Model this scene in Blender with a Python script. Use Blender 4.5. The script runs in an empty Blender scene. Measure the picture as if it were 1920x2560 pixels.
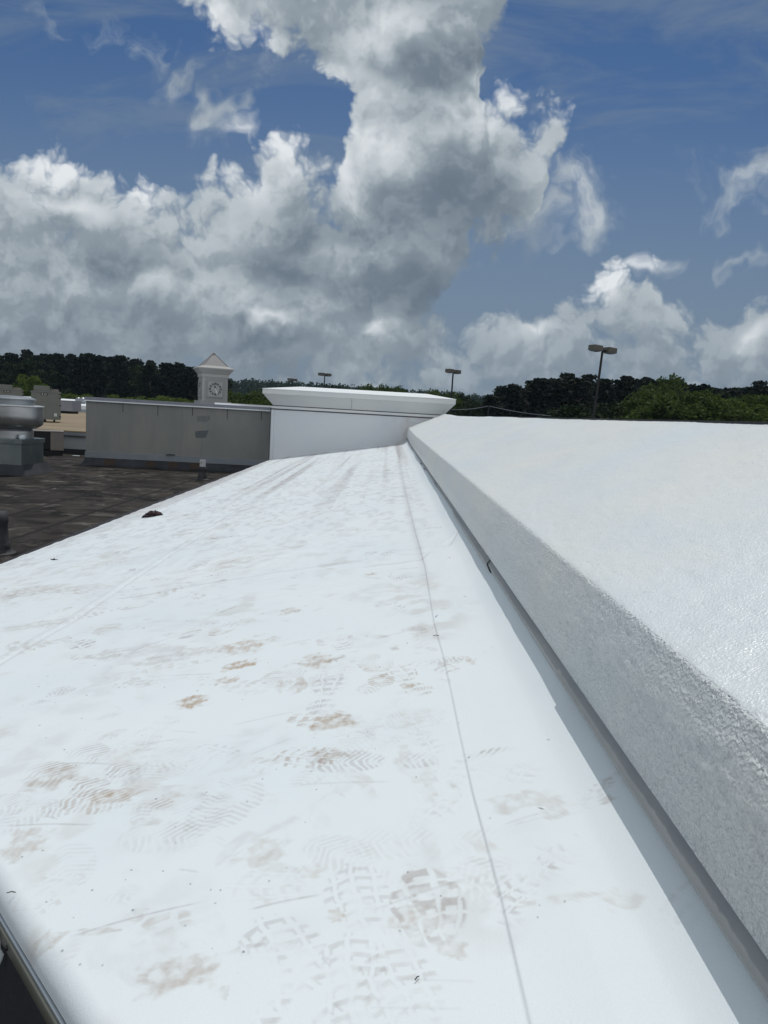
import bpy, math, random
import numpy as np
from mathutils import Vector, Matrix
random.seed(7); rng = np.random.default_rng(7)
R = math.radians
scene = bpy.context.scene
COL = scene.collection

# ------------------------------------------------------------------ camera
F_PX, PITCH, ROLL = 1850.0, R(7.55), R(3.3)      # photo is 1920 x 2560
_F = Vector((0, math.cos(PITCH), -math.sin(PITCH)))
_r0 = Vector((1, 0, 0)); _u0 = Vector((0, math.sin(PITCH), math.cos(PITCH)))
_Rc = _r0*math.cos(ROLL) + _u0*math.sin(ROLL)
_Uc = -_r0*math.sin(ROLL) + _u0*math.cos(ROLL)
cam_d = bpy.data.cameras.new('camera'); cam = bpy.data.objects.new('camera', cam_d); COL.objects.link(cam)
cam.matrix_world = Matrix(((_Rc.x, _Uc.x, -_F.x, 0), (_Rc.y, _Uc.y, -_F.y, 0), (_Rc.z, _Uc.z, -_F.z, 0), (0, 0, 0, 1)))
cam_d.sensor_fit = 'VERTICAL'; cam_d.sensor_height = 24; cam_d.lens = F_PX/2560*24
cam_d.clip_start = 0.05; cam_d.clip_end = 6000
scene.camera = cam

def ray(px, py):
    return _F*F_PX + _Rc*(px-960) + _Uc*(1280-py)
def at(px, py, Y):                       # where the sight line of a photo point reaches distance Y
    d = ray(px, py); return d*(Y/d.y)
def atz(px, py, z):
    d = ray(px, py); return d*(z/d.z)

# ------------------------------------------------------------------ light
SUN_EL, SUN_AZ = R(67), R(8)           # high, ahead and a little to the right
sd = Vector((math.sin(SUN_AZ)*math.cos(SUN_EL), math.cos(SUN_AZ)*math.cos(SUN_EL), math.sin(SUN_EL)))
sl = bpy.data.lights.new('sun', 'SUN'); sl.energy = 2.9; sl.angle = R(0.53); sl.color = (1.0, 0.965, 0.91)
so = bpy.data.objects.new('sun', sl); COL.objects.link(so)
so.rotation_euler = sd.to_track_quat('Z', 'Y').to_euler()
vs = scene.view_settings; vs.view_transform = 'Standard'; vs.look = 'None'; vs.gamma = 1; vs.exposure = -0.54

# ------------------------------------------------------------------ node helper
class NT:
    def __init__(s, tree): s.t = tree; s.n = tree.nodes; s.l = tree.links
    def new(s, ty, **kw):
        n = s.n.new(ty)
        for k, v in kw.items(): setattr(n, k, v)
        return n
    def put(s, sock, v):
        if v is None: return
        if isinstance(v, bpy.types.NodeSocket): s.l.new(v, sock)
        else: sock.default_value = v
    def m(s, op, a, b=None, c=None, clamp=False):
        n = s.new('ShaderNodeMath', operation=op, use_clamp=clamp)
        for i, v in enumerate((a, b, c)): s.put(n.inputs[i], v)
        return n.outputs[0]
    def v(s, op, a, b=None, out=0):
        n = s.new('ShaderNodeVectorMath', operation=op)
        s.put(n.inputs[0], a); s.put(n.inputs[1], b)
        return n.outputs['Value'] if op in ('LENGTH', 'DOT_PRODUCT') else n.outputs[0]
    def scale(s, a, k):
        n = s.new('ShaderNodeVectorMath', operation='SCALE'); s.put(n.inputs[0], a); s.put(n.inputs['Scale'], k); return n.outputs[0]
    def rng(s, v, a, b, c=0., d=1., smooth=False):
        n = s.new('ShaderNodeMapRange', interpolation_type='SMOOTHSTEP' if smooth else 'LINEAR')
        s.put(n.inputs['Value'], v)
        for nm, x in zip(('From Min', 'From Max', 'To Min', 'To Max'), (a, b, c, d)): s.put(n.inputs[nm], x)
        return n.outputs[0]
    def noise(s, vec, scale, detail=4, rough=.55, dist=0., out='Fac'):
        n = s.new('ShaderNodeTexNoise'); s.put(n.inputs['Vector'], vec)
        n.inputs['Scale'].default_value = scale; n.inputs['Detail'].default_value = detail
        n.inputs['Roughness'].default_value = rough; n.inputs['Distortion'].default_value = dist
        return n.outputs[out]
    def noise2(s, vec, scale, detail=4, rough=.55, dist=0., out='Fac'):
        q = s.noise(vec, scale, detail, rough, dist, out); q.node.noise_dimensions = '2D'; return q
    def vor(s, vec, scale, feature='F1', detail=0., smooth=None, rnd=1.):
        n = s.new('ShaderNodeTexVoronoi', feature=feature); s.put(n.inputs['Vector'], vec)
        n.inputs['Scale'].default_value = scale; n.inputs['Randomness'].default_value = rnd
        if detail: n.inputs['Detail'].default_value = detail
        if smooth is not None: n.inputs['Smoothness'].default_value = smooth
        return n.outputs['Distance']
    def mix(s, f, a, b):
        n = s.new('ShaderNodeMix', data_type='RGBA')
        s.put(n.inputs['Factor'], f)
        for k, v in (('A', a), ('B', b)):
            sk = [i for i in n.inputs if i.name == k and i.type == 'RGBA'][0]
            s.put(sk, v if isinstance(v, bpy.types.NodeSocket) else (*v, 1))
        return [o for o in n.outputs if o.type == 'RGBA'][0]
    def xyz(s, v):
        n = s.new('ShaderNodeSeparateXYZ'); s.put(n.inputs[0], v); return n.outputs
    def comb(s, x, y, z):
        n = s.new('ShaderNodeCombineXYZ')
        for i, q in enumerate((x, y, z)): s.put(n.inputs[i], q)
        return n.outputs[0]

# ------------------------------------------------------------------ sky with cumulus
world = bpy.data.worlds.new('World'); scene.world = world; world.use_nodes = True
W = NT(world.node_tree); W.n.clear()
def skyp(px, py):                         # photo pixel -> gnomonic coordinates of the sky direction
    d = ray(px, py); return (d.x/d.y, d.z/d.y)
S = 1.157
BLOBS = [ # wisps and small clouds: centre x, y, radius x, y, weight (in the 1659 wide view)
 (385,175,75,50,.95),(335,105,40,60,.6),(478,262,48,50,1.),(515,315,48,48,1.),(240,62,60,36,.5),(130,42,46,26,.42),(560,130,60,70,.5),
 (1245,445,75,70,1.15),(1200,400,70,60,1.),(1295,375,50,50,.6),(1650,385,90,85,1.05),(1605,540,40,24,.55),(1170,460,70,70,1.1),(1380,575,75,46,1.),(1560,420,80,40,.4)]
LIGHTS = [(150,345,150,60,1.),(300,390,110,60,.8),(600,310,130,70,1.),(500,400,90,60,.5),(480,60,130,60,.9),(860,60,170,70,.6),(740,200,110,120,.7),(1130,200,130,60,1.),
 (820,300,130,80,.55),(740,370,70,60,.6),(1020,250,120,60,.7),(170,450,160,50,.6),(300,620,200,40,.45),(560,640,90,50,.5),(1310,610,80,60,1.),(1380,560,70,40,.8),(590,700,70,26,.6),(815,712,60,22,.6),(1150,730,80,26,.5),(1640,730,60,40,.6),(1000,665,70,30,.4)]
DARKS = [(960,125,150,75,1.),(740,490,190,55,.85),(980,430,190,105,.85),(1090,530,110,34,.75),(860,625,180,60,.95),
 (590,740,130,30,.75),(300,570,200,70,.55),(120,490,90,40,.4),(640,600,200,60,.6)]
TOP1 = [(-300,330),(0,300),(60,308),(150,292),(205,303),(260,350),(300,338),(345,380),(378,400),(425,362),(480,345),(530,318),(560,265),(600,248),(660,280),(712,318),(738,265),(790,100),(860,-300),(1035,-300),(1048,158),(1100,148),(1180,175),(1235,222),(1262,420),(1300,700),(2000,900)]
BOT1 = [(-300,900),(820,900),(880,790),(940,700),(1000,610),(1050,566),(1100,560),(1150,548),(1185,430),(1225,320),(1262,200),(1300,0),(2000,0)]
BOT2 = [(-300,-200),(360,-60),(375,30),(410,95),(480,120),(560,135),(640,150),(690,215),(735,262),(800,330),(1000,210),(1050,140),(1085,95),(1105,20),(1125,-120),(2000,-200)]
TOP3 = [(-300,600),(900,610),(970,635),(1050,655),(1120,650),(1180,640),(1225,615),(1290,570),(1330,545),(1420,545),(1450,605),(1490,620),(1560,615),(1620,618),(1700,605),(2200,590)]
def curve(T, a, pts):
    n = T.new('ShaderNodeFloatCurve'); c = n.mapping.curves[0]
    K = [(skyp(x*S, 0)[0], skyp(x*S, y*S)) for x, y in pts]
    P_ = [(k[1][0], k[1][1]) for k in K]; P_.sort()
    lo, hi = -1.2, 1.4; A0, A1 = P_[0][0], P_[-1][0]
    pp = [((x-A0)/(A1-A0), (min(max(y, lo), hi)-lo)/(hi-lo)) for x, y in P_]
    c.points[0].location = pp[0]; c.points[1].location = pp[-1]
    for q in pp[1:-1]: c.points.new(*q)
    for q in c.points: q.handle_type = 'VECTOR'
    n.mapping.update()
    T.put(n.inputs['Value'], T.rng(a, A0, A1)); return T.m('ADD', T.m('MULTIPLY', n.outputs[0], hi-lo), lo)
def blob_max(T, P, items, ratio, sm=.2):
    acc = None; q = 1/F_PX
    for x, y, rx, ry, w in items:
        c = skyp(x*S, y*S)
        d = T.v('LENGTH', T.v('MULTIPLY', T.v('SUBTRACT', P, (c[0], c[1], 0)), (1/(rx*S*q), 1/(ry*S*q), 0)))
        f = T.m('MULTIPLY', T.m('SUBTRACT', ratio, d), w)
        acc = f if acc is None else T.m('MAXIMUM', acc, f)
    return acc
def cloud_density():
    g = bpy.data.node_groups.new('cloud_density', 'ShaderNodeTree')
    g.interface.new_socket('P', in_out='INPUT', socket_type='NodeSocketVector')
    g.interface.new_socket('D', in_out='OUTPUT', socket_type='NodeSocketFloat')
    T = NT(g); P = T.new('NodeGroupInput').outputs[0]; go = T.new('NodeGroupOutput')
    w = T.noise2(P, 9, 4, .6, out='Color')
    Pw = T.v('ADD', P, T.scale(T.v('SUBTRACT', w, (.5, .5, .5)), .055))
    a, b, _ = T.xyz(Pw); K = F_PX/S/62
    f1 = T.m('MINIMUM', T.m('SUBTRACT', curve(T, a, TOP1), b), T.m('SUBTRACT', b, curve(T, a, BOT1)))
    f2 = T.m('SUBTRACT', b, curve(T, a, BOT2))
    F = T.m('MAXIMUM', f1, f2)
    F = T.m('MINIMUM', T.m('MULTIPLY', F, K), 2.6)
    f3 = T.m('MINIMUM', T.m('MULTIPLY', T.m('SUBTRACT', curve(T, a, TOP3), b), K*1.3), 1.5)
    F = T.m('MAXIMUM', T.m('MAXIMUM', F, f3), -1.)
    vn = T.new('ShaderNodeTexVoronoi', feature='SMOOTH_F1', voronoi_dimensions='2D'); T.put(vn.inputs['Vector'], Pw)
    vn.inputs['Scale'].default_value = 11; vn.inputs['Detail'].default_value = 3; vn.inputs['Roughness'].default_value = .55; vn.inputs['Smoothness'].default_value = .3; vn.inputs['Lacunarity'].default_value = 2.3
    pf = T.m('SUBTRACT', .45, vn.outputs['Distance'])
    n1 = T.noise2(Pw, 26, 5, .6)
    d = T.m('ADD', F, T.m('MULTIPLY', pf, 2.1))
    d = T.m('ADD', d, T.m('MULTIPLY', T.m('SUBTRACT', n1, .5), 1.0))
    T.l.new(T.m('SUBTRACT', d, -.10), go.inputs[0]); return g
gC = cloud_density()
tc = W.new('ShaderNodeTexCoord').outputs['Generated']
dx, dy, dz = W.xyz(tc)
yy = W.m('MAXIMUM', W.m('ABSOLUTE', dy), .12)
P = W.comb(W.m('DIVIDE', dx, yy), W.m('DIVIDE', dz, yy), 0.)
def CD(off=None):
    n = W.new('ShaderNodeGroup', node_tree=gC)
    W.put(n.inputs[0], P if off is None else W.v('ADD', P, off)); return n.outputs[0]
D0 = CD(); D1 = CD((-.006, .016, 0)); D2 = CD((-.018, .058, 0))
alpha = W.rng(D0, -.12, .95, 0, 1, True)
wv = W.noise2(P, 9, 3, .6, out='Color')
dark = W.rng(blob_max(W, W.v('ADD', P, W.scale(W.v('SUBTRACT', wv, (.5, .5, .5)), .12)), DARKS, 1.25), .0, .95, 0, 1, True)
shade_s = W.rng(W.m('SUBTRACT', D0, D1), -.35, .45, -.5, .5)      # small lobes: lit where it thins towards the sun
lit = W.rng(D2, .2, 2.4, 1, 0, False)                              # little cloud between here and the sun: bright
soft = W.noise2(P, 6.5, 3, .5)
Pl = W.v('ADD', P, W.scale(W.v('SUBTRACT', wv, (.5, .5, .5)), .10))
light = W.rng(blob_max(W, Pl, LIGHTS, 1.2), .0, .9, 0, 1, True)
lum = W.m('ADD', .43, W.m('MULTIPLY', lit, .16))
lum = W.m('ADD', lum, W.m('MULTIPLY', light, .38))
lum = W.m('ADD', lum, W.m('MULTIPLY', shade_s, .12))
lum = W.m('SUBTRACT', lum, W.m('MULTIPLY', dark, .20))
lum = W.m('ADD', lum, W.m('MULTIPLY', W.m('SUBTRACT', soft, .5), .34))
low = W.rng(W.xyz(P)[1], .02, .24, 1, 0, True)         # thicker air towards the horizon
lum = W.m('SUBTRACT', lum, W.m('MULTIPLY', low, .10))
# thin wisps
Pq = W.v('ADD', P, W.scale(W.v('SUBTRACT', wv, (.5, .5, .5)), .16))
wb = W.m('ADD', blob_max(W, Pq, BLOBS, 1.), W.m('MULTIPLY', W.m('SUBTRACT', W.noise2(Pq, 20, 5, .62), .5), 1.7))
wisp = W.m('MULTIPLY', W.rng(wb, -.1, 1.3, 0, 1, True), .8)
lum = W.m('ADD', lum, W.m('MULTIPLY', wisp, .12))
right = W.rng(W.xyz(P)[0], .02, .12, 0, 1, True)
alpha = W.m('MULTIPLY', alpha, W.m('SUBTRACT', 1., W.m('MULTIPLY', W.m('MULTIPLY', low, right), W.rng(light, 0, .6, .30, .05))))
alpha = W.m('MAXIMUM', alpha, wisp)
cr = W.new('ShaderNodeValToRGB'); W.put(cr.inputs[0], lum)
e = cr.color_ramp.elements
e[0].position = 0.0; e[0].color = (.13, .175, .23, 1)
e[1].position = 1.0; e[1].color = (.86, .90, .93, 1)
for p_, c_ in ((.22, (.19, .24, .295, 1)), (.45, (.31, .37, .42, 1)), (.7, (.55, .61, .65, 1))):
    q_ = e.new(p_); q_.color = c_
sky = W.new('ShaderNodeTexSky', sky_type='NISHITA')
sky.sun_disc = False; sky.sun_elevation = SUN_EL; sky.sun_rotation = SUN_AZ
sky.altitude = 200; sky.air_density = 1.0; sky.dust_density = .6; sky.ozone_density = 3.0
skc = W.new('ShaderNodeMix', data_type='RGBA', blend_type='MULTIPLY')
skc.inputs['Factor'].default_value = 1
W.l.new(sky.outputs[0], [i for i in skc.inputs if i.name == 'A' and i.type == 'RGBA'][0])
[i for i in skc.inputs if i.name == 'B' and i.type == 'RGBA'][0].default_value = (.48, .675, .87, 1)
skyout = [o for o in skc.outputs if o.type == 'RGBA'][0]
# thin cirrus veil
cir = W.noise2(W.v('MULTIPLY', P, (1.2, 4.5, 1)), 2.2, 6, .62, .6)
veil = W.m('MULTIPLY', W.rng(cir, .36, .72, 0, 1, True), .55)
SKY_K = .088
bgs = W.new('ShaderNodeBackground'); W.l.new(skyout, bgs.inputs[0]); bgs.inputs[1].default_value = SKY_K
bgv = W.new('ShaderNodeBackground'); bgv.inputs[0].default_value = (.235, .31, .405, 1); bgv.inputs[1].default_value = 1.15
mv = W.new('ShaderNodeMixShader'); W.l.new(W.m('MAXIMUM', veil, W.m('MULTIPLY', W.rng(W.xyz(P)[1], .04, .50, 1, 0, True), .95)), mv.inputs[0]); W.l.new(bgs.outputs[0], mv.inputs[1]); W.l.new(bgv.outputs[0], mv.inputs[2])
bgc = W.new('ShaderNodeBackground'); W.l.new(cr.outputs[0], bgc.inputs[0]); bgc.inputs[1].default_value = 1.3
mc = W.new('ShaderNodeMixShader'); W.l.new(alpha, mc.inputs[0]); W.l.new(mv.outputs[0], mc.inputs[1]); W.l.new(bgc.outputs[0], mc.inputs[2])
# unseen sky behind the viewer: bright cloud added to lift the shaded faces
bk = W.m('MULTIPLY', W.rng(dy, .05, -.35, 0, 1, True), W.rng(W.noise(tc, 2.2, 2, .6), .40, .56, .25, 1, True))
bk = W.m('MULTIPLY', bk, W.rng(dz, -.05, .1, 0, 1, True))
bg_fill = W.new('ShaderNodeBackground'); bg_fill.inputs[0].default_value = (.92, .96, 1, 1); bg_fill.inputs[1].default_value = 1.15
mb_ = W.new('ShaderNodeMixShader'); W.l.new(bk, mb_.inputs[0]); W.l.new(mc.outputs[0], mb_.inputs[1]); W.l.new(bg_fill.outputs[0], mb_.inputs[2])
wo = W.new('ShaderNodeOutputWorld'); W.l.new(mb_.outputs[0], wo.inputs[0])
world.cycles.sampling_method = 'MANUAL'; world.cycles.sample_map_resolution = 256

# ------------------------------------------------------------------ materials
def mat(name, color=(.5,.5,.5), rough=.6, metal=0., build=None, spec=None):
    m = bpy.data.materials.new(name); m.use_nodes = True
    T = NT(m.node_tree); b = m.node_tree.nodes['Principled BSDF']
    b.inputs['Base Color'].default_value = (*color, 1); b.inputs['Roughness'].default_value = rough; b.inputs['Metallic'].default_value = metal
    if spec is not None: b.inputs['Specular IOR Level'].default_value = spec
    if build: build(T, b, T.new('ShaderNodeTexCoord').outputs['Object'])
    return m
def bump(T, b, h, strength, dist):
    n = T.new('ShaderNodeBump'); n.inputs['Strength'].default_value = strength; n.inputs['Distance'].default_value = dist
    T.l.new(h, n.inputs['Height']); T.l.new(n.outputs[0], b.inputs['Normal'])
def mottled(name, c1, c2, scale=3., rough=.7, metal=0., bs=0., detail=6, stretch=(1,1,1), spec=None):
    def f(T, b, P):
        Q = T.v('MULTIPLY', P, stretch)
        n = T.rng(T.noise(Q, scale, detail, .6, .3), .3, .7)
        T.put(b.inputs['Base Color'], T.mix(n, c1, c2))
        if bs: bump(T, b, T.noise(P, scale*12, 4), bs, .01)
    return mat(name, c1, rough, metal, f, spec)

def f_membrane(T, b, P):
    a = T.new('ShaderNodeVertexColor', layer_name='dirt').outputs[0]
    s = T.new('ShaderNodeSeparateColor'); T.l.new(a, s.inputs[0]); br, gr, sp = s.outputs
    n = T.rng(T.noise(P, 1.7, 4, .5), .3, .7)
    base = T.mix(n, (.72, .785, .82), (.76, .81, .835))
    c = T.mix(br, base, (.42, .315, .22))
    c = T.mix(gr, c, (.33, .29, .29))
    c = T.mix(sp, c, (.03, .03, .035))
    T.put(b.inputs['Base Color'], c)
    T.put(b.inputs['Roughness'], T.m('ADD', .48, T.m('MULTIPLY', br, .3)))
    bump(T, b, T.m('ADD', T.noise(P, 260, 2), T.m('MULTIPLY', T.noise(P, 9, 4, .5), 1.2)), .12, .004)
M_MEM = mat('white_membrane', rough=.5, build=f_membrane, spec=.35)
def f_foam(T, b, P, k=.32, d1=.0035, cell=190):
    Q = T.v('ADD', P, T.scale(T.noise(P, 60, 2, .5, out='Color'), .004))
    h = T.m('ADD', T.m('MULTIPLY', T.vor(Q, cell, 'SMOOTH_F1', 1, .25), 1.5), T.noise(Q, 230, 3, .6))
    n = T.rng(T.noise(P, 1.1, 5, .6, .5), .35, .7)
    n2 = T.rng(T.noise(T.v('MULTIPLY', P, (1, .35, 1)), 5, 6, .6), .45, .75)
    c = T.mix(n, (.72, .775, .80), (.80, .80, .76))
    c = T.mix(T.m('MULTIPLY', n2, .45), c, (.62, .69, .73))
    pits = T.rng(T.noise(Q, 110, 3, .6), .58, .70)
    c = T.mix(T.m('MULTIPLY', pits, .4), c, (.45, .48, .5))
    T.put(b.inputs['Base Color'], c)
    bump(T, b, h, k, d1)
M_FOAM = mat('sprayed_foam_coating', rough=.33, build=f_foam, spec=.5)
M_FASC = mat('coarse_foam_fascia', rough=.28, build=lambda T, b, P: f_foam(T, b, P, .75, .0065, 130), spec=.6)
def f_darkroof(T, b, P):
    x, y, z = T.xyz(P)
    wob = T.m('MULTIPLY', T.m('SUBTRACT', T.noise(P, .7, 3), .5), .12)
    fr = T.m('FRACT', T.m('ADD', T.m('DIVIDE', T.m('ADD', x, wob), .86), .22))
    ln = T.rng(T.m('ABSOLUTE', T.m('SUBTRACT', fr, .5)), .02, .07, 1, 0)
    lt = T.rng(T.m('ABSOLUTE', T.m('SUBTRACT', fr, .56)), 0, .03, 1, 0)
    big = T.rng(T.noise(P, .55, 5, .6, .6), .38, .66)
    md = T.rng(T.noise(T.v('MULTIPLY', P, (1, 1., 1)), 1.6, 7, .68, .5), .40, .60)
    fine = T.noise(P, 40, 4, .7)
    c = T.mix(md, (.0035, .003, .003), (.034, .029, .026))
    c = T.mix(T.m('MULTIPLY', T.m('MULTIPLY', big, md), .8), c, (.055, .047, .039))
    wht0 = 0
    wht = T.rng(T.noise(T.v('MULTIPLY', P, (.7, 1.2, 1)), 2.6, 8, .72, .8), .54, .66)
    c = T.mix(T.m('MULTIPLY', wht, T.m('ADD', .3, T.m('MULTIPLY', big, .6))), c, (.22, .20, .18))
    c = T.mix(T.m('MULTIPLY', T.m('MULTIPLY', lt, wht), .8), c, (.20, .175, .15))
    c = T.mix(T.m('MULTIPLY', ln, .85), c, (.010, .010, .011))
    T.put(b.inputs['Base Color'], c); bump(T, b, T.m('ADD', fine, T.m('MULTIPLY', md, .8)), .6, .015)
M_DROOF = mat('weathered_cap_sheet', rough=.9, build=f_darkroof, spec=.2)
M_TAN = mottled('gravel_roof', (.19, .145, .095), (.30, .235, .155), .5, .95, bs=.4, stretch=(.3, 1.6, 1))
M_WALL = None
def f_wall(T, b, P):
    x, y, z = T.xyz(P)
    n = T.rng(T.noise(T.v('MULTIPLY', P, (1, 1, .5)), 1.3, 6, .6, .3), .35, .65)
    c = T.mix(n, (.20, .212, .207), (.262, .258, .238))
    st = T.rng(T.noise(T.v('MULTIPLY', P, (7, 7, .6)), 1.2, 4), .55, .72)
    c = T.mix(T.m('MULTIPLY', st, .3), c, (.16, .165, .17))
    pn = T.m('FRACT', T.m('DIVIDE', x, 1.56)); jl = T.rng(T.m('ABSOLUTE', T.m('SUBTRACT', pn, .5)), 0, .004, 1, 0)
    c = T.mix(T.m('MULTIPLY', jl, .35), c, (.12, .13, .13))
    T.put(b.inputs['Base Color'], c); bump(T, b, T.noise(P, 30, 4), .2, .01)
M_WALL = mat('weathered_parapet_board', rough=.75, build=f_wall)
M_PATCH = mottled('dull_patch', (.10, .115, .13), (.13, .14, .15), 9, .8)
M_PATCH2 = mottled('faded_patch', (.165, .17, .17), (.19, .195, .19), 9, .8)
M_STREAK = mat('drip_streak', (.035, .04, .05), .8)
M_BFLASH = mottled('black_base_flashing', (.008, .010, .014), (.034, .038, .047), 3, .75, bs=.4)
M_SKIRT_SHADOW = mottled('shadow_black_strip', (.006, .005, .009), (.014, .011, .017), 3, .8)
M_RUST = mottled('brown_flashing_patch', (.035, .022, .016), (.05, .032, .022), 5, .85)
M_COPE = mottled('grey_coping_metal', (.23, .245, .29), (.29, .30, .34), 4, .4, .35)
M_BRIGHT = mat('bright_drip_edge', (.86, .88, .9), .3, .2)
M_GFLASH = mottled('galvanised_flashing', (.21, .235, .27), (.26, .285, .31), 2, .45, .3)
def f_box(T, b, P):
    n = T.rng(T.noise(P, 1.1, 6, .6, .5), .35, .7)
    c = T.mix(n, (.66, .70, .745), (.72, .74, .76))
    d = T.rng(T.noise(T.v('MULTIPLY', P, (1, 1, 2)), 3, 7, .7), .6, .8)
    c = T.mix(T.m('MULTIPLY', d, .3), c, (.42, .36, .33))
    x, y, z = T.xyz(P)
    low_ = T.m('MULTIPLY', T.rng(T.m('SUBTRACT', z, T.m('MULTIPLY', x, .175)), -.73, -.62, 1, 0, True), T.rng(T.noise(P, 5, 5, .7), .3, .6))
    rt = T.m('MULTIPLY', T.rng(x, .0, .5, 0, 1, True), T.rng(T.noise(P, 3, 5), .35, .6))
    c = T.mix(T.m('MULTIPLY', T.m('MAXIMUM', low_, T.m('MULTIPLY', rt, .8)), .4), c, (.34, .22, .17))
    T.put(b.inputs['Base Color'], c); bump(T, b, T.noise(P, 14, 4), .2, .01)
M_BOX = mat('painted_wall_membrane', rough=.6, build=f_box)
M_CORN = mottled('cornice_panel', (.66, .70, .73), (.74, .74, .71), .9, .5)
M_CAPTOP = mottled('white_cap_coating', (.80, .83, .85), (.76, .79, .81), 2, .5)
M_JOINT = mat('grey_joint', (.11, .115, .13), .8)
M_LINE = mat('dark_sealant_joint', (.035, .037, .045), .8)
M_GALV = mottled('galvanised_sheet', (.16, .20, .215), (.26, .285, .27), 2.5, .38, .75)
M_SPUN = mottled('spun_aluminium', (.42, .42, .43), (.52, .52, .52), 1.2, .33, .9, stretch=(1, 1, 6))
M_SPUND = mottled('dull_aluminium', (.24, .26, .28), (.33, .35, .37), 1.2, .4, .8, stretch=(1, 1, 6))
M_RTU = mottled('grey_green_unit_panel', (.15, .165, .155), (.18, .19, .175), 3, .55)
M_RTUD = mat('dark_unit_recess', (.012, .013, .015), .8)
M_UNITB = mottled('tan_unit_panel', (.20, .175, .16), (.235, .21, .185), 3, .6)
M_PLATE = mat('dark_name_plate', (.01, .012, .02), .5)
M_WHT = mat('white_mark', (.6, .6, .6), .5)
M_SCREW = mat('dark_screw', (.03, .03, .035), .5, .4)
M_LEAD = mottled('black_pipe_boot', (.012, .012, .014), (.03, .03, .034), 14, .6, bs=.5)
M_PVC = mottled('grey_white_pipe', (.42, .43, .43), (.55, .55, .54), 12, .5)
M_TOWER = mottled('tower_stucco', (.29, .29, .285), (.335, .33, .325), .7, .85)
M_TRIM = mottled('tower_trim', (.36, .36, .35), (.40, .395, .385), .7, .8)
M_TROOF = mottled('tower_roof_panel', (.20, .20, .205), (.24, .24, .24), .7, .6)
M_TEDGE = mat('tower_ridge_cap', (.20, .16, .15), .6)
M_NUM = mat('dark_numeral', (.09, .095, .10), .6)
M_HANDL = mat('pale_clock_hand', (.62, .60, .57), .5)
M_POLE = mat('dark_bronze_pole', (.018, .016, .016), .5, .3)
M_HEAD = mottled('bronze_lamp_head', (.10, .09, .075), (.13, .115, .095), 2, .5)
M_LENS = mat('lamp_lens', (.35, .38, .42), .2)
M_BARK = mottled('bark', (.05, .04, .03), (.09, .07, .055), 2, .95)
M_WHITEB = mottled('white_far_roof', (.72, .75, .77), (.78, .80, .82), .3, .6)
M_GREYB = mottled('grey_far_wall', (.32, .345, .36), (.37, .39, .40), .5, .8)
M_METAL = mottled('weathered_drip_metal', (.26, .275, .285), (.34, .35, .355), 3, .55, .3, stretch=(6, 1, 6))
M_BAR = mottled('termination_bar', (.34, .38, .41), (.42, .45, .48), 5, .35, .5)
M_BARD = mottled('dull_bar_face', (.16, .16, .135), (.21, .21, .18), 9, .5, .3)
M_BAG = mottled('crumpled_dark_foil', (.015, .012, .016), (.07, .03, .035), 22, .3, .3, bs=.5)
M_FLAP = mat('white_plastic_tab', (.62, .70, .72), .4)
M_ASPH = mottled('asphalt', (.045, .045, .047), (.07, .068, .065), .3, .95)
M_GRASS = mottled('grass', (.03, .05, .016), (.06, .08, .026), .06, .95)
def leafmat(name, c1, c2, tr):
    def f(T, b, P):
        oi = T.new('ShaderNodeObjectInfo').outputs['Random']
        geo = T.new('ShaderNodeNewGeometry').outputs['Random Per Island']
        n = T.rng(T.noise(P, .45, 3, .6), .35, .65)
        c = T.mix(T.m('MULTIPLY', T.m('ADD', n, geo), .5), c1, c2)
        T.put(b.inputs['Base Color'], T.mix(T.m('MULTIPLY', oi, .35), c, (c1[0]*.7, c1[1]*.75, c1[2]*.8)))
        t = T.new('ShaderNodeBsdfTranslucent'); t.inputs[0].default_value = (*c2, 1)
        mx = T.new('ShaderNodeMixShader'); mx.inputs[0].default_value = tr
        out = [q for q in T.n if q.type == 'OUTPUT_MATERIAL'][0]
        T.l.new(b.outputs[0], mx.inputs[1]); T.l.new(t.outputs[0], mx.inputs[2]); T.l.new(mx.outputs[0], out.inputs[0])
    return mat(name, c1, .8, 0, f, .15)
M_PINE = leafmat('pine_needles', (.004, .008, .004), (.011, .018, .007), .05)
M_LEAFD = leafmat('dark_leaves', (.010, .019, .007), (.024, .042, .013), .12)
M_LEAFG = leafmat('green_leaves', (.032, .058, .012), (.075, .11, .022), .25)
M_LEAFL = leafmat('light_leaves', (.055, .09, .014), (.115, .16, .03), .3)

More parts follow.
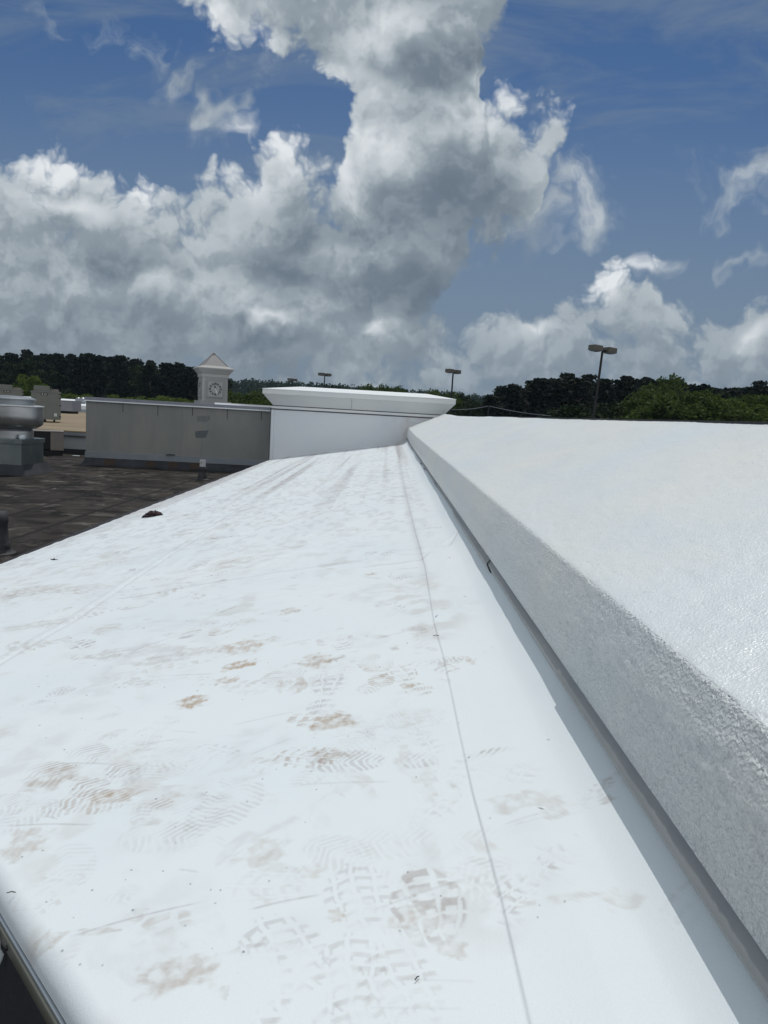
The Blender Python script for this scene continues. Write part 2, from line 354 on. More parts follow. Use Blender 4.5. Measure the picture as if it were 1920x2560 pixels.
# ------------------------------------------------------------------ mesh helpers
class MB:
    def __init__(s): s.v = []; s.f = []
    def add(s, vs, fs):
        o = len(s.v); s.v += [tuple(v) for v in vs]; s.f += [tuple(i+o for i in f) for f in fs]; return s
    def box(s, x0, x1, y0, y1, z0, z1):
        return s.add([(x0,y0,z0),(x1,y0,z0),(x1,y1,z0),(x0,y1,z0),(x0,y0,z1),(x1,y0,z1),(x1,y1,z1),(x0,y1,z1)],
                     [(0,3,2,1),(4,5,6,7),(0,1,5,4),(1,2,6,5),(2,3,7,6),(3,0,4,7)])
    def lathe(s, prof, cx=0, cy=0, n=48):
        vs = []; fs = []
        for r, z in prof:
            for i in range(n):
                a = 2*math.pi*i/n; vs.append((cx+r*math.cos(a), cy+r*math.sin(a), z))
        for k in range(len(prof)-1):
            for i in range(n):
                j = (i+1) % n; fs.append((k*n+i, k*n+j, (k+1)*n+j, (k+1)*n+i))
        fs.append(tuple(range(n-1, -1, -1))); fs.append(tuple((len(prof)-1)*n+i for i in range(n)))
        return s.add(vs, fs)
    def tube(s, pts, r, n=8, r1=None):
        pts = [Vector(p) for p in pts]; vs = []; fs = []
        for k, p in enumerate(pts):
            t = (pts[min(k+1, len(pts)-1)]-pts[max(k-1, 0)]).normalized()
            a = t.orthogonal().normalized(); b = t.cross(a)
            rr = r if r1 is None else r+(r1-r)*k/(len(pts)-1)
            for i in range(n):
                q = 2*math.pi*i/n; vs.append(p+a*rr*math.cos(q)+b*rr*math.sin(q))
        for k in range(len(pts)-1):
            for i in range(n):
                j = (i+1) % n; fs.append((k*n+i, k*n+j, (k+1)*n+j, (k+1)*n+i))
        fs.append(tuple(range(n-1, -1, -1))); fs.append(tuple((len(pts)-1)*n+i for i in range(n)))
        return s.add(vs, fs)
    def prism(s, poly, axis_vecs, d):      # poly of 2D points in the plane (u, v) at origin o, extruded along d
        o, u, v = [Vector(q) for q in axis_vecs]; d = Vector(d); n = len(poly)
        a = [o+u*p[0]+v*p[1] for p in poly]; b = [p+d for p in a]
        return s.add(a+b, [tuple(range(n)), tuple(range(2*n-1, n-1, -1))]+[(i, (i+1) % n, n+(i+1) % n, n+i)[::-1] for i in range(n)])
    def xf(s, M): s.v = [tuple(M @ Vector(v)) for v in s.v]; return s
    def build(s, name, m, parent=None, smooth=False, bevel=0, auto=None):
        me = bpy.data.meshes.new(name); me.from_pydata(s.v, [], s.f); me.validate()
        import bmesh
        b = bmesh.new(); b.from_mesh(me); bmesh.ops.recalc_face_normals(b, faces=b.faces); b.to_mesh(me); b.free()
        me.materials.append(m)
        o = bpy.data.objects.new(name, me); COL.objects.link(o)
        if parent: o.parent = parent
        if smooth:
            for p in me.polygons: p.use_smooth = True
            if auto: me.set_sharp_from_angle(angle=R(auto))
        if bevel:
            bv = o.modifiers.new('b', 'BEVEL'); bv.width = bevel; bv.segments = 2; bv.limit_method = 'ANGLE'
        return o
def tag(o, label=None, cat=None, group=None, kind=None):
    if label: o['label'] = label
    if cat: o['category'] = cat
    if group: o['group'] = group
    if kind: o['kind'] = kind
    return o
def empty(name, loc=(0,0,0), label=None, cat=None, group=None, rz=0):
    o = bpy.data.objects.new(name, None); COL.objects.link(o); o.location = loc; o.rotation_euler.z = rz; o.empty_display_size = .2
    return tag(o, label, cat, group)
def grid_mesh(name, V, m, parent=None, color=None, smooth=True):
    nr, nc = V.shape[:2]
    me = bpy.data.meshes.new(name)
    me.vertices.add(nr*nc); me.vertices.foreach_set('co', V.reshape(-1).astype(np.float32))
    i = np.arange((nr-1)*(nc-1)); r_, c_ = i//(nc-1), i % (nc-1); a = r_*nc+c_
    q = np.stack([a, a+1, a+nc+1, a+nc], 1).astype(np.int32)
    me.loops.add(q.size); me.loops.foreach_set('vertex_index', q.reshape(-1))
    me.polygons.add(len(q)); me.polygons.foreach_set('loop_start', np.arange(len(q), dtype=np.int32)*4)
    me.polygons.foreach_set('loop_total', np.full(len(q), 4, np.int32))
    me.update(calc_edges=True)
    if smooth: me.polygons.foreach_set('use_smooth', np.ones(len(q), bool))
    if color is not None:
        ca = me.color_attributes.new('dirt', 'FLOAT_COLOR', 'POINT')
        cc = np.ones((nr*nc, 4), np.float32); cc[:, :3] = color.reshape(-1, 3); ca.data.foreach_set('color', cc.reshape(-1))
    me.materials.append(m)
    o = bpy.data.objects.new(name, me); COL.objects.link(o)
    if parent: o.parent = parent
    return o
_L = rng.random((256, 256)).astype(np.float32)
def vnoise(x, y, seed=0):
    x = x+seed*17.3; y = y+seed*31.7
    xi = np.floor(x).astype(np.int64); yi = np.floor(y).astype(np.int64)
    fx = (x-xi); fy = (y-yi); fx = fx*fx*(3-2*fx); fy = fy*fy*(3-2*fy)
    g = lambda a, b: _L[a & 255, b & 255]
    return (g(xi, yi)*(1-fx)+g(xi+1, yi)*fx)*(1-fy)+(g(xi, yi+1)*(1-fx)+g(xi+1, yi+1)*fx)*fy
def fbm(x, y, oct=4, seed=0, gain=.5):
    s = 0; a = 1; t = 0
    for k in range(oct):
        s = s+a*vnoise(x*2**k, y*2**k, seed+k*3); t += a; a *= gain
    return s/t
def sst(a, b, x): t = np.clip((x-a)/(b-a), 0, 1); return t*t*(3-2*t)

ZR = -1.60                                # level of the dark flat roof
ZG = -7.6                                 # car park level
# ------------------------------------------------------------------ ground and buildings
g = MB().add([(-3000,-3000,ZG),(3000,-3000,ZG),(3000,3000,ZG),(-3000,3000,ZG)], [(0,1,2,3)]).build('ground', M_GRASS)
tag(g, kind='structure')
g = MB().add([(-60,-40,ZG+.004),(160,-40,ZG+.004),(160,165,ZG+.004),(-60,165,ZG+.004)], [(0,1,2,3)]).build('car_park', M_ASPH)
tag(g, kind='structure')
XH = -20
bld = empty('flat_roof_building', (0,0,ZG), 'low building with weathered black and brown flat roof beside the white slope', 'building')
MB().box(-32, 2.0, -9, 20.6, 0, -ZG+ZR-.06).build('wall', M_GREYB, bld)
MB().box(-32, -2.2, -9, 20.6, -ZG+ZR-.055, -ZG+ZR).build('roof', M_DROOF, bld)
MB().box(-2.19, 1.95, -9, 20.6, -ZG+ZR-.055, -ZG+ZR-.004).build('roof', M_DROOF, bld)
b2 = empty('tan_roof_building', (0,20.7,ZG), 'higher building with tan gravel roof beyond the dark flat roof', 'building')
zt = at(190, 1079, 20.7).z
MB().box(-40, -7.4, 0, 24.5, 0, zt-ZG-.02).build('wall', M_GREYB, b2)
MB().box(-40, -7.4, -.05, 24.5, zt-ZG-.015, zt-ZG+.02).build('roof', M_TAN, b2)
MB().box(-40, -7.4, -.10, -.01, zt-ZG-.11, zt-ZG-.03).build('coping', M_GFLASH, b2)
MB().box(-40, -7.4, -.12, -.005, ZR-ZG, ZR-ZG+.13).build('base_flashing', M_BFLASH, b2)
# far white roofs with round ventilators
zf = at(200, 1013, 46).z
b3 = empty('white_roof_building', (0,46,ZG), 'far building with low white roof edge behind the tan roof', 'building')
MB().box(-60, -12.0, 0, 22, 0, zf-ZG-.25).build('wall', M_GREYB, b3)
MB().prism([(0, zf-ZG-.25), (22, zf-ZG-.05), (22, zf-ZG+.0), (14, zf-ZG+.28), (0, zf-ZG-.02)], [(-60,0,0),(0,1,0),(0,0,1)], (48.0,0,0)).build('roof', M_WHITEB, b3)
for i, (px, r) in enumerate(((196, .20), (207, .24))):
    p = at(px, 1004, 50)
    v = MB().lathe([(r*.7, -.35), (r*.7, -.1), (r, -.1), (r*1.05, .1), (r*.8, .22), (r*.3, .28), (.02, .29)], n=20).build('roof_ventilator', M_SPUND, smooth=True)
    v.location = p; tag(v, ('smaller left' if i == 0 else 'larger right')+' round metal ventilator on the far white roof', 'ventilator', 'round ventilators on the far roof')

# ------------------------------------------------------------------ foreground white membrane slope
SL, C0 = .175, -.7345
def deck_z(X): return C0+SL*X
def ystart(X): return 1.15-(X+.61)/.87
YE = 17.55
cove = [(.30,0),(.335,-.002),(.37,.001),(.395,.012),(.42,.028),(.445,.050),(.47,.080),(.50,.11),(.52,.17)]
Xl = np.concatenate([np.linspace(-2.76,-1.2,330)[:-1], np.linspace(-1.2,.30,820)])
cx = np.interp(np.linspace(0,8,44), range(9), [c[0] for c in cove])[1:]
cz = np.interp(np.linspace(0,8,44), range(9), [c[1] for c in cove])[1:]
_k = np.hanning(13); _k /= _k.sum(); cz = np.convolve(np.concatenate([np.zeros(6), cz, cz[-1]+(cz[-1]-cz[-2])*np.arange(1, 7)]), _k, 'valid')
Xs = np.concatenate([Xl, cx]); dZ = np.concatenate([np.zeros(len(Xl)), cz])
N = 1150; t = np.linspace(0, 1, N); a_ = 3.8; gk = (np.exp(a_*t)-1)/(np.exp(a_)-1)
ys = ystart(Xs)
Y = ys[None,:]+(YE-ys[None,:])*gk[:,None]
X = np.broadcast_to(Xs[None,:], Y.shape).copy()
Zb = np.broadcast_to((deck_z(Xs)+dZ)[None,:], Y.shape).copy()
# outer left edge wanders
wX = sst(-1.6, -2.76, X)
X -= wX*(.05*sst(6, 12, Y))+wX*.012*(fbm(Y*.8, Y*0, 3, 4)-.5)*2
Z = Zb.copy()
left_round = np.clip((-2.66-X)/.10, 0, 1); Z -= .05*left_round**2
und = (fbm(X*1.1, Y*.55, 3, 1)-.5)*.014+(fbm(X*5, Y*1.6, 3, 2)-.5)*.0045
Z += und*(1-wX*.3)
ridged = 1-np.abs(fbm(X*2.2, Y*3.2, 3, 6)-.5)*2; Z += .0045*sst(.80, 1., ridged)*sst(1.5, 5, Y)*sst(.45, .2, X)
# cove height rises towards the far end
cv = sst(.30, .50, X); Z += cv*.03*sst(2, 9, Y); Z += cv*(fbm(Y*2.0, X*2+3, 3, 9)-.5)*.012
# swelling near the cove
Z += .010*np.exp(-((X-.33)/.09)**2)*(.5+.5*np.sin(Y*2.2))
# seams: lap edges
def pix_line(pts):                       # photo points on the deck -> (Y, X) samples
    o = []
    for px, py in pts:
        d = ray(px, py); k = C0/(d.z-SL*d.x); p = d*k; o.append((p.y, p.x))
    o.sort(); return np.array(o)
s2 = pix_line([(1322,2560),(1252,2250),(1180,1980),(1150,1840),(1128,1730),(1108,1640),(1085,1560),(1062,1420),(1040,1340),(1020,1260),(1003,1180),(994,1112)])
s1 = pix_line([(0,1655),(170,1556),(330,1445),(560,1300),(810,1135)])
s3 = pix_line([(810,1135),(1000,1400)])
x2 = np.interp(Y, s2[:,0], s2[:,1]); x1 = np.interp(Y, s1[:,0], s1[:,1])
Z += .0030*sst(-.0025, .0025, X-x2)*sst(.5, .3, X)
Z += .0035*np.exp(-((X-x1)/.02)**4)
dE = (Y-ys[None,:])*.755
rr = .036
Z -= np.where(dE < rr, rr*(1-np.sqrt(np.clip(1-(1-dE/rr)**2, 0, 1))), 0)
# a few wrinkles
def seg_dist(p, q):
    ax, ay = p; bx, by = q; L2 = (bx-ax)**2+(by-ay)**2
    tt = np.clip(((X-ax)*(bx-ax)+(Y-ay)*(by-ay))/L2, 0, 1)
    return np.hypot(X-ax-tt*(bx-ax), Y-ay-tt*(by-ay)), tt
def dk(px, py):
    d = ray(px, py); k = C0/(d.z-SL*d.x); p = d*k; return (p.x, p.y)
for p, q, w, h in (((915,1418),(1055,1400),.012,.004),((1095,1372),(1140,1345),.012,.006),((330,1490),(560,1450),.02,.004),((560,1450),(900,1400),.02,.003),
                   ((1000,1385),(1060,1378),.03,.005),((730,1385),(1000,1380),.02,.002)):
    d_, tt = seg_dist(dk(*p), dk(*q)); Z += h*np.exp(-(d_/w)**2)

# ---- dirt painting (brown, grey, specks)
BR = np.zeros_like(X); GR = np.zeros_like(X); SP = np.zeros_like(X)
nz_fine = fbm(X*60, Y*60, 3, 21); nz_mid = fbm(X*14, Y*14, 4, 23); nz_big = fbm(X*3, Y*2.2, 4, 25)
fade = sst(.38, .25, X)
BR += .20*sst(.55, .75, nz_big)*sst(.45, .7, nz_mid)*fade
GR += .15*sst(.52, .78, fbm(X*5, Y*3, 5, 27))*sst(.40, .7, nz_mid)*fade
GR += .22*sst(.5, .68, fbm(X*22, Y*9, 4, 31))*sst(3.0, 6, Y)*fade
# drag bands that run the length of the slope
band = fbm(X*7, Y*.12, 3, 41); GR += .42*sst(.5, .75, band)*sst(4, 11, Y)*fade
BR += .10*sst(.6, .8, fbm(X*9+3, Y*.2, 3, 43))*sst(4, 9, Y)*fade
YY1 = Y[:, 0:1]
def local(cx_, cy_, ang, rad):
    # sub-window around a mark
    cols = np.where(np.abs(Xs-cx_) < rad)[0]
    if len(cols) < 2: return None
    c0, c1 = cols[0], cols[-1]+1
    ysub = Y[:, (c0+c1)//2]; m_ = rad+abs(ys[c0]-ys[c1-1])
    rows = np.where(np.abs(ysub-cy_) < m_)[0]
    if len(rows) < 2: return None
    sl_ = (slice(rows[0], rows[-1]+1), slice(c0, c1))
    x = X[sl_]-cx_; y = Y[sl_]-cy_
    u = x*math.cos(ang)+y*math.sin(ang); v = -x*math.sin(ang)+y*math.cos(ang)
    return sl_, u, v
def footprint(cx_, cy_, ang, amt, kind, brown, part='both', size=1.):
    w = local(cx_, cy_, ang, .20*size)
    if w is None: return
    sl_, u, v = w; u = u/size; v = v/size
    # v runs heel (-.15) to toe (+.15)
    ball = 1-np.hypot(u/.053, (v-.055)/.088); heel = 1-np.hypot(u/.038, (v+.095)/.048)
    wu = (fbm(u*30+cx_, v*30+cy_, 2, 57)-.5)*.012; u = u+wu; v = v-wu*.7
    m = np.zeros_like(u)
    if part != 'heel': m = np.maximum(m, sst(0, .12, ball))
    if part != 'toe': m = np.maximum(m, sst(0, .12, heel))
    if kind == 0:                        # lugs in rows
        row = v/.026+.25*np.abs(u)/.02; cu = u/.030
        tr = sst(.10, .2, np.abs((row % 1)-.5)*-1+.5)*sst(.08, .16, .5-np.abs((cu % 1)-.5))
        tr = tr*(1-sst(.35, .2, np.abs(cu % 1-.5))*sst(.42, .3, np.abs(row % 1-.15)))
    elif kind == 1:                      # radial blocks around the ball
        r_ = np.hypot(u, v+.14); th = np.arctan2(u, v+.14)
        tr = sst(.07, .14, .5-np.abs((th/.17+.5+.25*fbm(u*12+cx_, v*12, 2, 59)) % 1-.5))*sst(.06, .13, .5-np.abs((r_/.036+.2) % 1-.5))
        tr = tr*(1-sst(.30, .20, np.abs((th/.17+.5) % 1-.5))*sst(.30, .22, np.abs((r_/.036+.62) % 1-.5)))
    elif kind == 2:                      # fine chevrons
        tr = sst(.25, .6, np.abs(((v+np.abs(u)*.6)/.015) % 1-.5)*2)
    else: tr = sst(.42, .62, fbm(u*60+cx_*3, v*16+cy_, 3, 58))   # smear
    n1 = fbm(u*45+cx_*9, v*45+cy_*7, 3, 51); n2 = fbm(u*9+cx_*5, v*7+cy_*3, 3, 53)
    k = m*tr*sst(.40, .66, n2)*(.25+1.1*sst(.3, .7, n1))*amt
    BR[sl_] += k*brown; GR[sl_] += k*(1-brown)
def smear(px, py, wpx, hpx, amt, brown, seed=0):
    c = dk(px, py); a = dk(px-wpx/2, py); b = dk(px+wpx/2, py); e1 = dk(px, py-hpx/2); e2 = dk(px, py+hpx/2)
    rx = abs(b[0]-a[0])/2; ry = abs(e1[1]-e2[1])/2; rad = max(rx, ry)*1.6
    w = local(c[0], c[1], 0, rad)
    if w is None: return
    sl_, u, v = w
    d_ = np.hypot(u/rx, v/ry)
    n2 = fbm(u/rx*2+seed, v/ry*2, 4, 61); n1 = fbm(u*50, v*50, 3, 63); n3 = fbm(u*120, v*18, 3, 65)
    k = sst(.0, .45, 1.0-d_+(n2-.5)*1.5)*(.15+1.1*sst(.3,.7,n1))*(.4+1.1*n3)*amt*1.15
    BR[sl_] += k*brown; GR[sl_] += k*(1-brown)
# brown scuffs, by where the photograph shows them
for q in ((620,1615,130,40,.42,.9),(600,1665,90,26,.62,1.),(790,1655,130,46,.42,.85),(480,1757,80,34,.6,.95),(565,1703,60,24,.45,.9),(835,1810,140,50,.42,.85),
          (820,1890,120,44,.34,.6),(455,2430,230,130,.40,.75),(560,2480,40,40,.3,.6),(300,1990,150,40,.30,.8),(150,1945,130,70,.36,.7),(60,2110,120,90,.30,.8),
          (390,1655,130,24,.25,.4),(500,1630,200,30,.22,.4),(270,1640,140,30,.3,.4),(720,1530,60,20,.35,.8),(925,1436,36,8,.8,1.),(1180,1655,30,24,.45,.9),
          (1020,1715,40,20,.5,.9),(120,2350,110,40,.3,.8),(660,2130,140,70,.2,.9),(770,2180,80,40,.2,.9),(70,1480,240,30,.25,.6),(200,1470,160,22,.25,.5),(110,1560,180,20,.2,.5),
          (840,2285,50,40,.4,1.),(1010,2300,90,60,.22,.8),(1130,2370,90,60,.25,.8),(1330,2010,220,60,.22,.7),(1390,2040,90,40,.25,.6),(1560,2270,120,60,.2,.8),(1420,2260,240,30,.2,.7),
          (240,2330,120,24,.28,.8),(430,1990,60,26,.2,.6),(340,2290,60,40,.22,.8),(1070,2300,120,90,.16,.7),(260,1990,60,16,.35,.9),(360,2060,80,30,.2,.6)):
    smear(*q, seed=q[0])
# clear boot prints near the camera
FP = [(1085,2330,.1,.42,1,.35,'toe',1.1),(1040,2545,.35,.22,0,.3,'toe',1.),(905,2290,.2,.22,0,.15,'toe',1.0),(945,2330,2.5,.3,2,.2,'heel',1.0),(460,2440,.5,.42,1,.7,'toe',1.15),
      (760,2440,.6,.25,0,.1,'both',1.1),(640,2540,.3,.3,0,.1,'both',1.1),(150,1950,1.0,.5,2,.5,'both',1.1),(240,1900,.9,.35,2,.4,'both',1.1),(170,1840,.5,.35,1,.2,'toe',1.),
      (820,1900,1.2,.5,0,.6,'toe',1.),(930,1905,1.4,.3,2,.2,'both',1.),(850,1800,1.3,.4,1,.7,'toe',1.),(570,1900,1.0,.25,0,.2,'both',1.),(1330,1895,1.5,.45,2,.2,'both',1.),
      (1300,2220,2.2,.3,0,.1,'both',.9),(1610,2230,.3,.35,0,.1,'heel',1.),(1370,2010,1.3,.35,1,.6,'both',1.),(290,2010,1.2,.4,2,.7,'both',1.),(50,2020,1.3,.3,2,.5,'both',1.),
      (780,1600,1.4,.3,1,.5,'both',1.),(90,1730,1.3,.4,2,.2,'both',1.),(360,1710,1.2,.3,0,.3,'both',1.),(520,1710,1.2,.3,0,.3,'both',1.),(660,1720,1.2,.3,1,.5,'both',1.),
      (470,1560,1.3,.3,0,.3,'both',1.),(840,1520,1.3,.3,2,.2,'both',1.),(640,1560,1.3,.3,0,.3,'both',1.),(880,2520,.1,.22,0,.1,'both',1.)]
for px, py, ang, amt, kd, bw, part, sz in FP:
    c = dk(px, py); footprint(c[0], c[1], ang, amt, kd, bw, part, sz)
for i in range(640):
    yy_ = 1.0+11*random.random()**1.25; xx_ = -.56*yy_+random.random()*(.56*yy_+.34)
    xx_ = max(-2.6, min(.33, xx_)) if yy_ < 5 else random.uniform(-2.6, .33)
    footprint(xx_, yy_, random.gauss(0, .7)+(math.pi if random.random() < .4 else 0)+random.choice((0, 0, 1.3)), random.uniform(.06, .5)*(.38 if yy_ < 1.9 else 1), random.choice((0,1,2,2,3,3)), random.choice((.1, .3, .5, .8)), random.choice(('both', 'toe', 'heel')), random.uniform(.9, 1.1))
# scratches
for i in range(110):
    yy_ = 1.0+9*random.random()**1.3; xx_ = random.uniform(max(-2.6, -.55*yy_), .36); L = random.uniform(.03, .22); an = random.gauss(0, .5)
    w = local(xx_, yy_, an, L)
    if w is None: continue
    sl_, u, v = w
    k = np.exp(-((v+.1*u*u/L)/(.0012+.0011*yy_))**2)*sst(L*.5, L*.3, np.abs(u))*random.uniform(.15, .5)*(.4+.8*fbm(u*60, v*3, 2, 71))
    GR[sl_] += k
# small dark grit
for i in range(280):
    yy_ = .95+6*random.random()**1.5; xx_ = random.uniform(max(-2.6, -.56*yy_), .40); r_ = random.uniform(.0008, .0017)*(1+.25*yy_)
    w = local(xx_, yy_, 0, .012+r_*2)
    if w is None: continue
    sl_, u, v = w; SP[sl_] = np.maximum(SP[sl_], sst(r_*1.3, r_*.5, np.hypot(u, v*.8))*random.uniform(.4, .95))
# lap lines: thin shadow gaps gather dirt
GR += .36*np.exp(-((X-x2)/(.0005+.0005*Y))**2)*sst(10, 4, Y)*(.4+.8*fbm(Y*4, X*0, 3, 77))
GR += .22*np.exp(-((X-x2+.005)/(.012+.0016*Y))**2)*sst(2.3, 4, Y)
GR += .22*np.exp(-((X-x1-.03)/.008)**2)+.13*np.exp(-((X-x1+.03)/.008)**2)
for p, q, w, h in (((910,1419),(1055,1402),.006,.45),((1055,1402),(1075,1385),.006,.3),((1098,1374),(1125,1370),.006,.4),((1125,1370),(1145,1345),.006,.4),
                   ((1000,1378),(1062,1372),.008,.22),((1000,1388),(1062,1386),.008,.22),((560,1452),(900,1402),.014,.22),((320,1494),(560,1452),.014,.3),((990,2448),(1180,2455),.002,.14),((930,2518),(1150,2524),.002,.14)):
    d_, tt = seg_dist(dk(*p), dk(*q)); GR += h*np.exp(-(d_/w)**2)*(.4+.8*nz_mid)
# grime along wall foot, near rounded edge and the low left rim
GR += .25*sst(16.6, 17.5, Y)*nz_mid*1.4; BR += .3*sst(17.1, 17.55, Y)*nz_mid*1.5
BR += .45*sst(.05, .02, dE)*sst(.0, -.4, X)*sst(.4, .65, fbm(X*6, Y*6, 4, 81))
GR += .10*sst(-2.45, -2.7, X)
dirt = np.clip(np.stack([BR, GR, SP], -1), 0, .9)
slope = empty('white_roof_slope', (0, 9, ZR), 'long white membrane roof slope marked with boot prints and brown scuffs', 'roof')
off = np.array([0, -9, -ZR])
grid_mesh('membrane', np.stack([X, Y, Z], -1)+off, M_MEM, slope, dirt)
# left side skirt, under the outer edge, coloured near-black as the shadow beside the slope
eL = np.stack([X[:,0], Y[:,0], Z[:,0]], -1)[::6]
sk = np.stack([eL+[0,0,-.002], eL+[-.02,0,-.03], eL+[-.10,0,-.10], eL*[1,1,0]+[-.70,0,ZR+.045], eL*[1,1,0]+[-.84,0,ZR+.006]], 1)
sk[:,1:3,2] = np.minimum(sk[:,1:3,2], sk[:,0:1,2]-.01)
grid_mesh('base_flashing', sk+off, M_SKIRT_SHADOW, slope)  # side strip with the slope's shadow put into its colour
# near diagonal end: core below the rounded edge and the metal bar
tv = Vector((-.656, .755, 0)); nv = Vector((-.755, -.656, 0))
def edge_pt(X_): return Vector((X_, ystart(X_), deck_z(X_)))
def sweep(prof, name, m, x0=-2.7, x1=.38, n=60, jit=0.):
    rows = []
    for k in range(n+1):
        X_ = x0+(x1-x0)*k/n; p = edge_pt(X_)
        rows.append([tuple(p+nv*(a+jit*math.sin(k*1.7)*.3)+Vector((0,0,b))) for a, b in prof])
    return grid_mesh(name, np.array(rows)+off, m, slope, smooth=False)
sweep([(-.004,-.036),(.000,-.040),(.001,-.052),(.0,-.10),(0.,-.9)], 'end_face', M_BFLASH)
sweep([(-.001,-.037),(.004,-.037),(.005,-.039),(.005,-.041),(.001,-.041)], 'edge_bar', M_BAR)
sweep([(.001,-.0415),(.007,-.043),(.0085,-.046),(.009,-.064),(.007,-.065),(.002,-.064)], 'edge_bar_face', M_BARD)
for X_ in (-.56, -.40, -.24, -1.1, -1.6, -.08):
    p = edge_pt(X_)+nv*.0092+Vector((0,0,-.055))
    s_ = MB().lathe([(.0045,-.001),(.0045,.0015),(.003,.003),(.0005,.0033)], n=12)
    s_.xf(Matrix.Translation(p+Vector(off)) @ nv.to_track_quat('Z','Y').to_matrix().to_4x4()).build('screw', M_SCREW, slope, True)
pf = edge_pt(-.59)+nv*.022+Vector((0,0,-.075))
MB().prism([(math.cos(a)*.022*(1 if math.sin(a) < 0 else .7), math.sin(a)*.042) for a in np.linspace(0, 6.28, 25)[:-1]],
           [pf+Vector(off), tuple(tv*.5+nv*.85), (0.05,0,1)], (nv.x*.003, nv.y*.003, 0)).build('tab', M_FLAP, slope, False, .001)

# ------------------------------------------------------------------ sprayed foam ridge roof on the right
ridge = empty('foam_coated_ridge_roof', (0, 9, ZR), 'rough white foam coated ridge roof with grey fascia at the right', 'roof')
YF = 19.6
kf = np.linspace(0, 1, 780); Yr = -1.2+ (np.exp(kf*3.6)-1)/(math.exp(3.6)-1)*(YF+1.2)
FB = (.432, -.548); FT = (.452, -.336); RG = (1.28, .040)
pr = []
nf, nt = 46, 110
for i in range(nf): s_ = i/(nf-1); pr.append((FB[0]+(FT[0]-FB[0])*s_-.010*math.sin(math.pi*s_), FB[1]+(FT[1]-FB[1])*s_, 'f', s_))
for i in range(1, 7):
    a = i/7*math.pi/2; pr.append((FT[0]+.008*math.sin(a), FT[1]+.006*math.sin(a), 'c', i/7))
x0, z0 = FT[0]+.011, FT[1]+.008
for i in range(nt): s_ = (i+.5)/nt; pr.append((x0+(RG[0]-x0)*s_, z0+(RG[1]-z0)*s_, 't', s_))
pr.append((RG[0]+.02, RG[1]-.012, 'b', 0)); pr.append((RG[0]+.12, RG[1]-.08, 'b', .5)); pr.append((1.75, -.35, 'b', .8)); pr.append((1.95, -.62, 'b', 1))
px_ = np.array([p[0] for p in pr]); pz_ = np.array([p[1] for p in pr])
arc = np.concatenate([[0], np.cumsum(np.hypot(np.diff(px_), np.diff(pz_)))])
GX = np.broadcast_to(px_[None], (len(Yr), len(px_))).copy(); GZ = np.broadcast_to(pz_[None], GX.shape).copy(); GY = np.broadcast_to(Yr[:,None], GX.shape).copy()
nx = np.gradient(pz_); nzv = -np.gradient(px_); ln = np.hypot(nx, nzv)+1e-9; nx, nzv = -nx/ln, -nzv/ln
A_ = np.broadcast_to(arc[None], GX.shape)
near = 1/(1+GY.clip(0)*.25)
h = ((fbm(A_*110, GY*110, 2, 91, .6)-.5)*.005*near + (fbm(A_*20, GY*14, 3, 93)-.5)*.004*near+(fbm(A_*3, GY*.8, 3, 95)-.5)*.016)
h *= np.where(np.arange(len(px_)) == 0, .2, 1)[None]
GX += h*nx[None]; GZ += h*nzv[None]
# the far corner of the fascia lies a little higher and the roof leans on the parapet
GZ += .06*sst(13, 19.6, GY)*sst(1.6, 1.2, GX)
GV = np.stack([GX, GY, GZ], -1)+off
grid_mesh('fascia', GV[:, :nf+3], M_FASC, ridge)
grid_mesh('foam_surface', GV[:, nf+2:], M_FOAM, ridge)
# far end closing face
e_ = np.stack([GX[-1], GY[-1], GZ[-1]], -1)[::4]
MB().add([tuple(v+off) for v in e_]+[(1.95,YF-9,-ZR-1.0),(.44,YF-9,-ZR-1.0)], [tuple(range(len(e_)+2))]).build('end_face', M_FOAM, ridge)
# metal drip edge under the fascia, in overlapping lengths
yy_ = -1.2; lens = [2.35, 1.52, 3.05, 2.0, 1.6, 2.4, 2.1, 2.6, 3.4]; k = 0
yb = [-1.2, .6, 1.62, 2.9, 4.5, 6.3, 7.6, 9.5, 11.3, 13.4, 15.4, 17.5]
for k in range(len(yb)-1):
    y0_, y1_ = yb[k], yb[k+1]+.03; o_ = (k % 2)*.0045; yy0 = 0; n_ = 14; rows = []
    dz_ = random.uniform(-.006, .004)
    for i in range(n_+1):
        yv = y0_+(y1_-y0_)*i/n_; w_ = .0012*math.sin(yv*2.1+k)
        rows.append([(.462-o_, yv, -.542), (.440-o_+w_, yv, -.545), (.424-o_+w_, yv, -.569+w_*.5), (.4243-o_+w_, yv, -.571+w_*.5), (.441-o_+w_, yv, -.599+w_+dz_), (.446-o_+w_, yv, -.599+w_+dz_), (.440-o_, yv, -.57)])
    grid_mesh('drip_edge', np.array(rows)+off, M_METAL, ridge, smooth=False)
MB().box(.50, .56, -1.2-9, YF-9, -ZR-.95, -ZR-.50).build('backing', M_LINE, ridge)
# black sealant scraps in the gap
for y0_, y1_ in ((8.2,9.5),(11.3,17.3)):
    mb = MB(); n_ = max(4, int((y1_-y0_)/.05)); pts = []
    for i in range(n_+1):
        yv = y0_+(y1_-y0_)*i/n_; pts.append((.441+random.uniform(-.003,.002), yv-9, -ZR-.604+random.uniform(-.004,.004)-(.012 if y0_ > 11 else 0)))
    mb.tube(pts, .004 if y0_ < 8 else .013, 6).build('sealant', M_LINE, ridge)
MB().box(1.283, 1.30, 2.0-9, 9.2-9, -ZR+.015, -ZR+.047).build('ridge_trim', M_LINE, ridge)
MB().box(1.90, 1.96, -1.2-9, YF-9, ZG-ZR, -ZR-.60).build('outer_wall', M_GREYB, ridge)

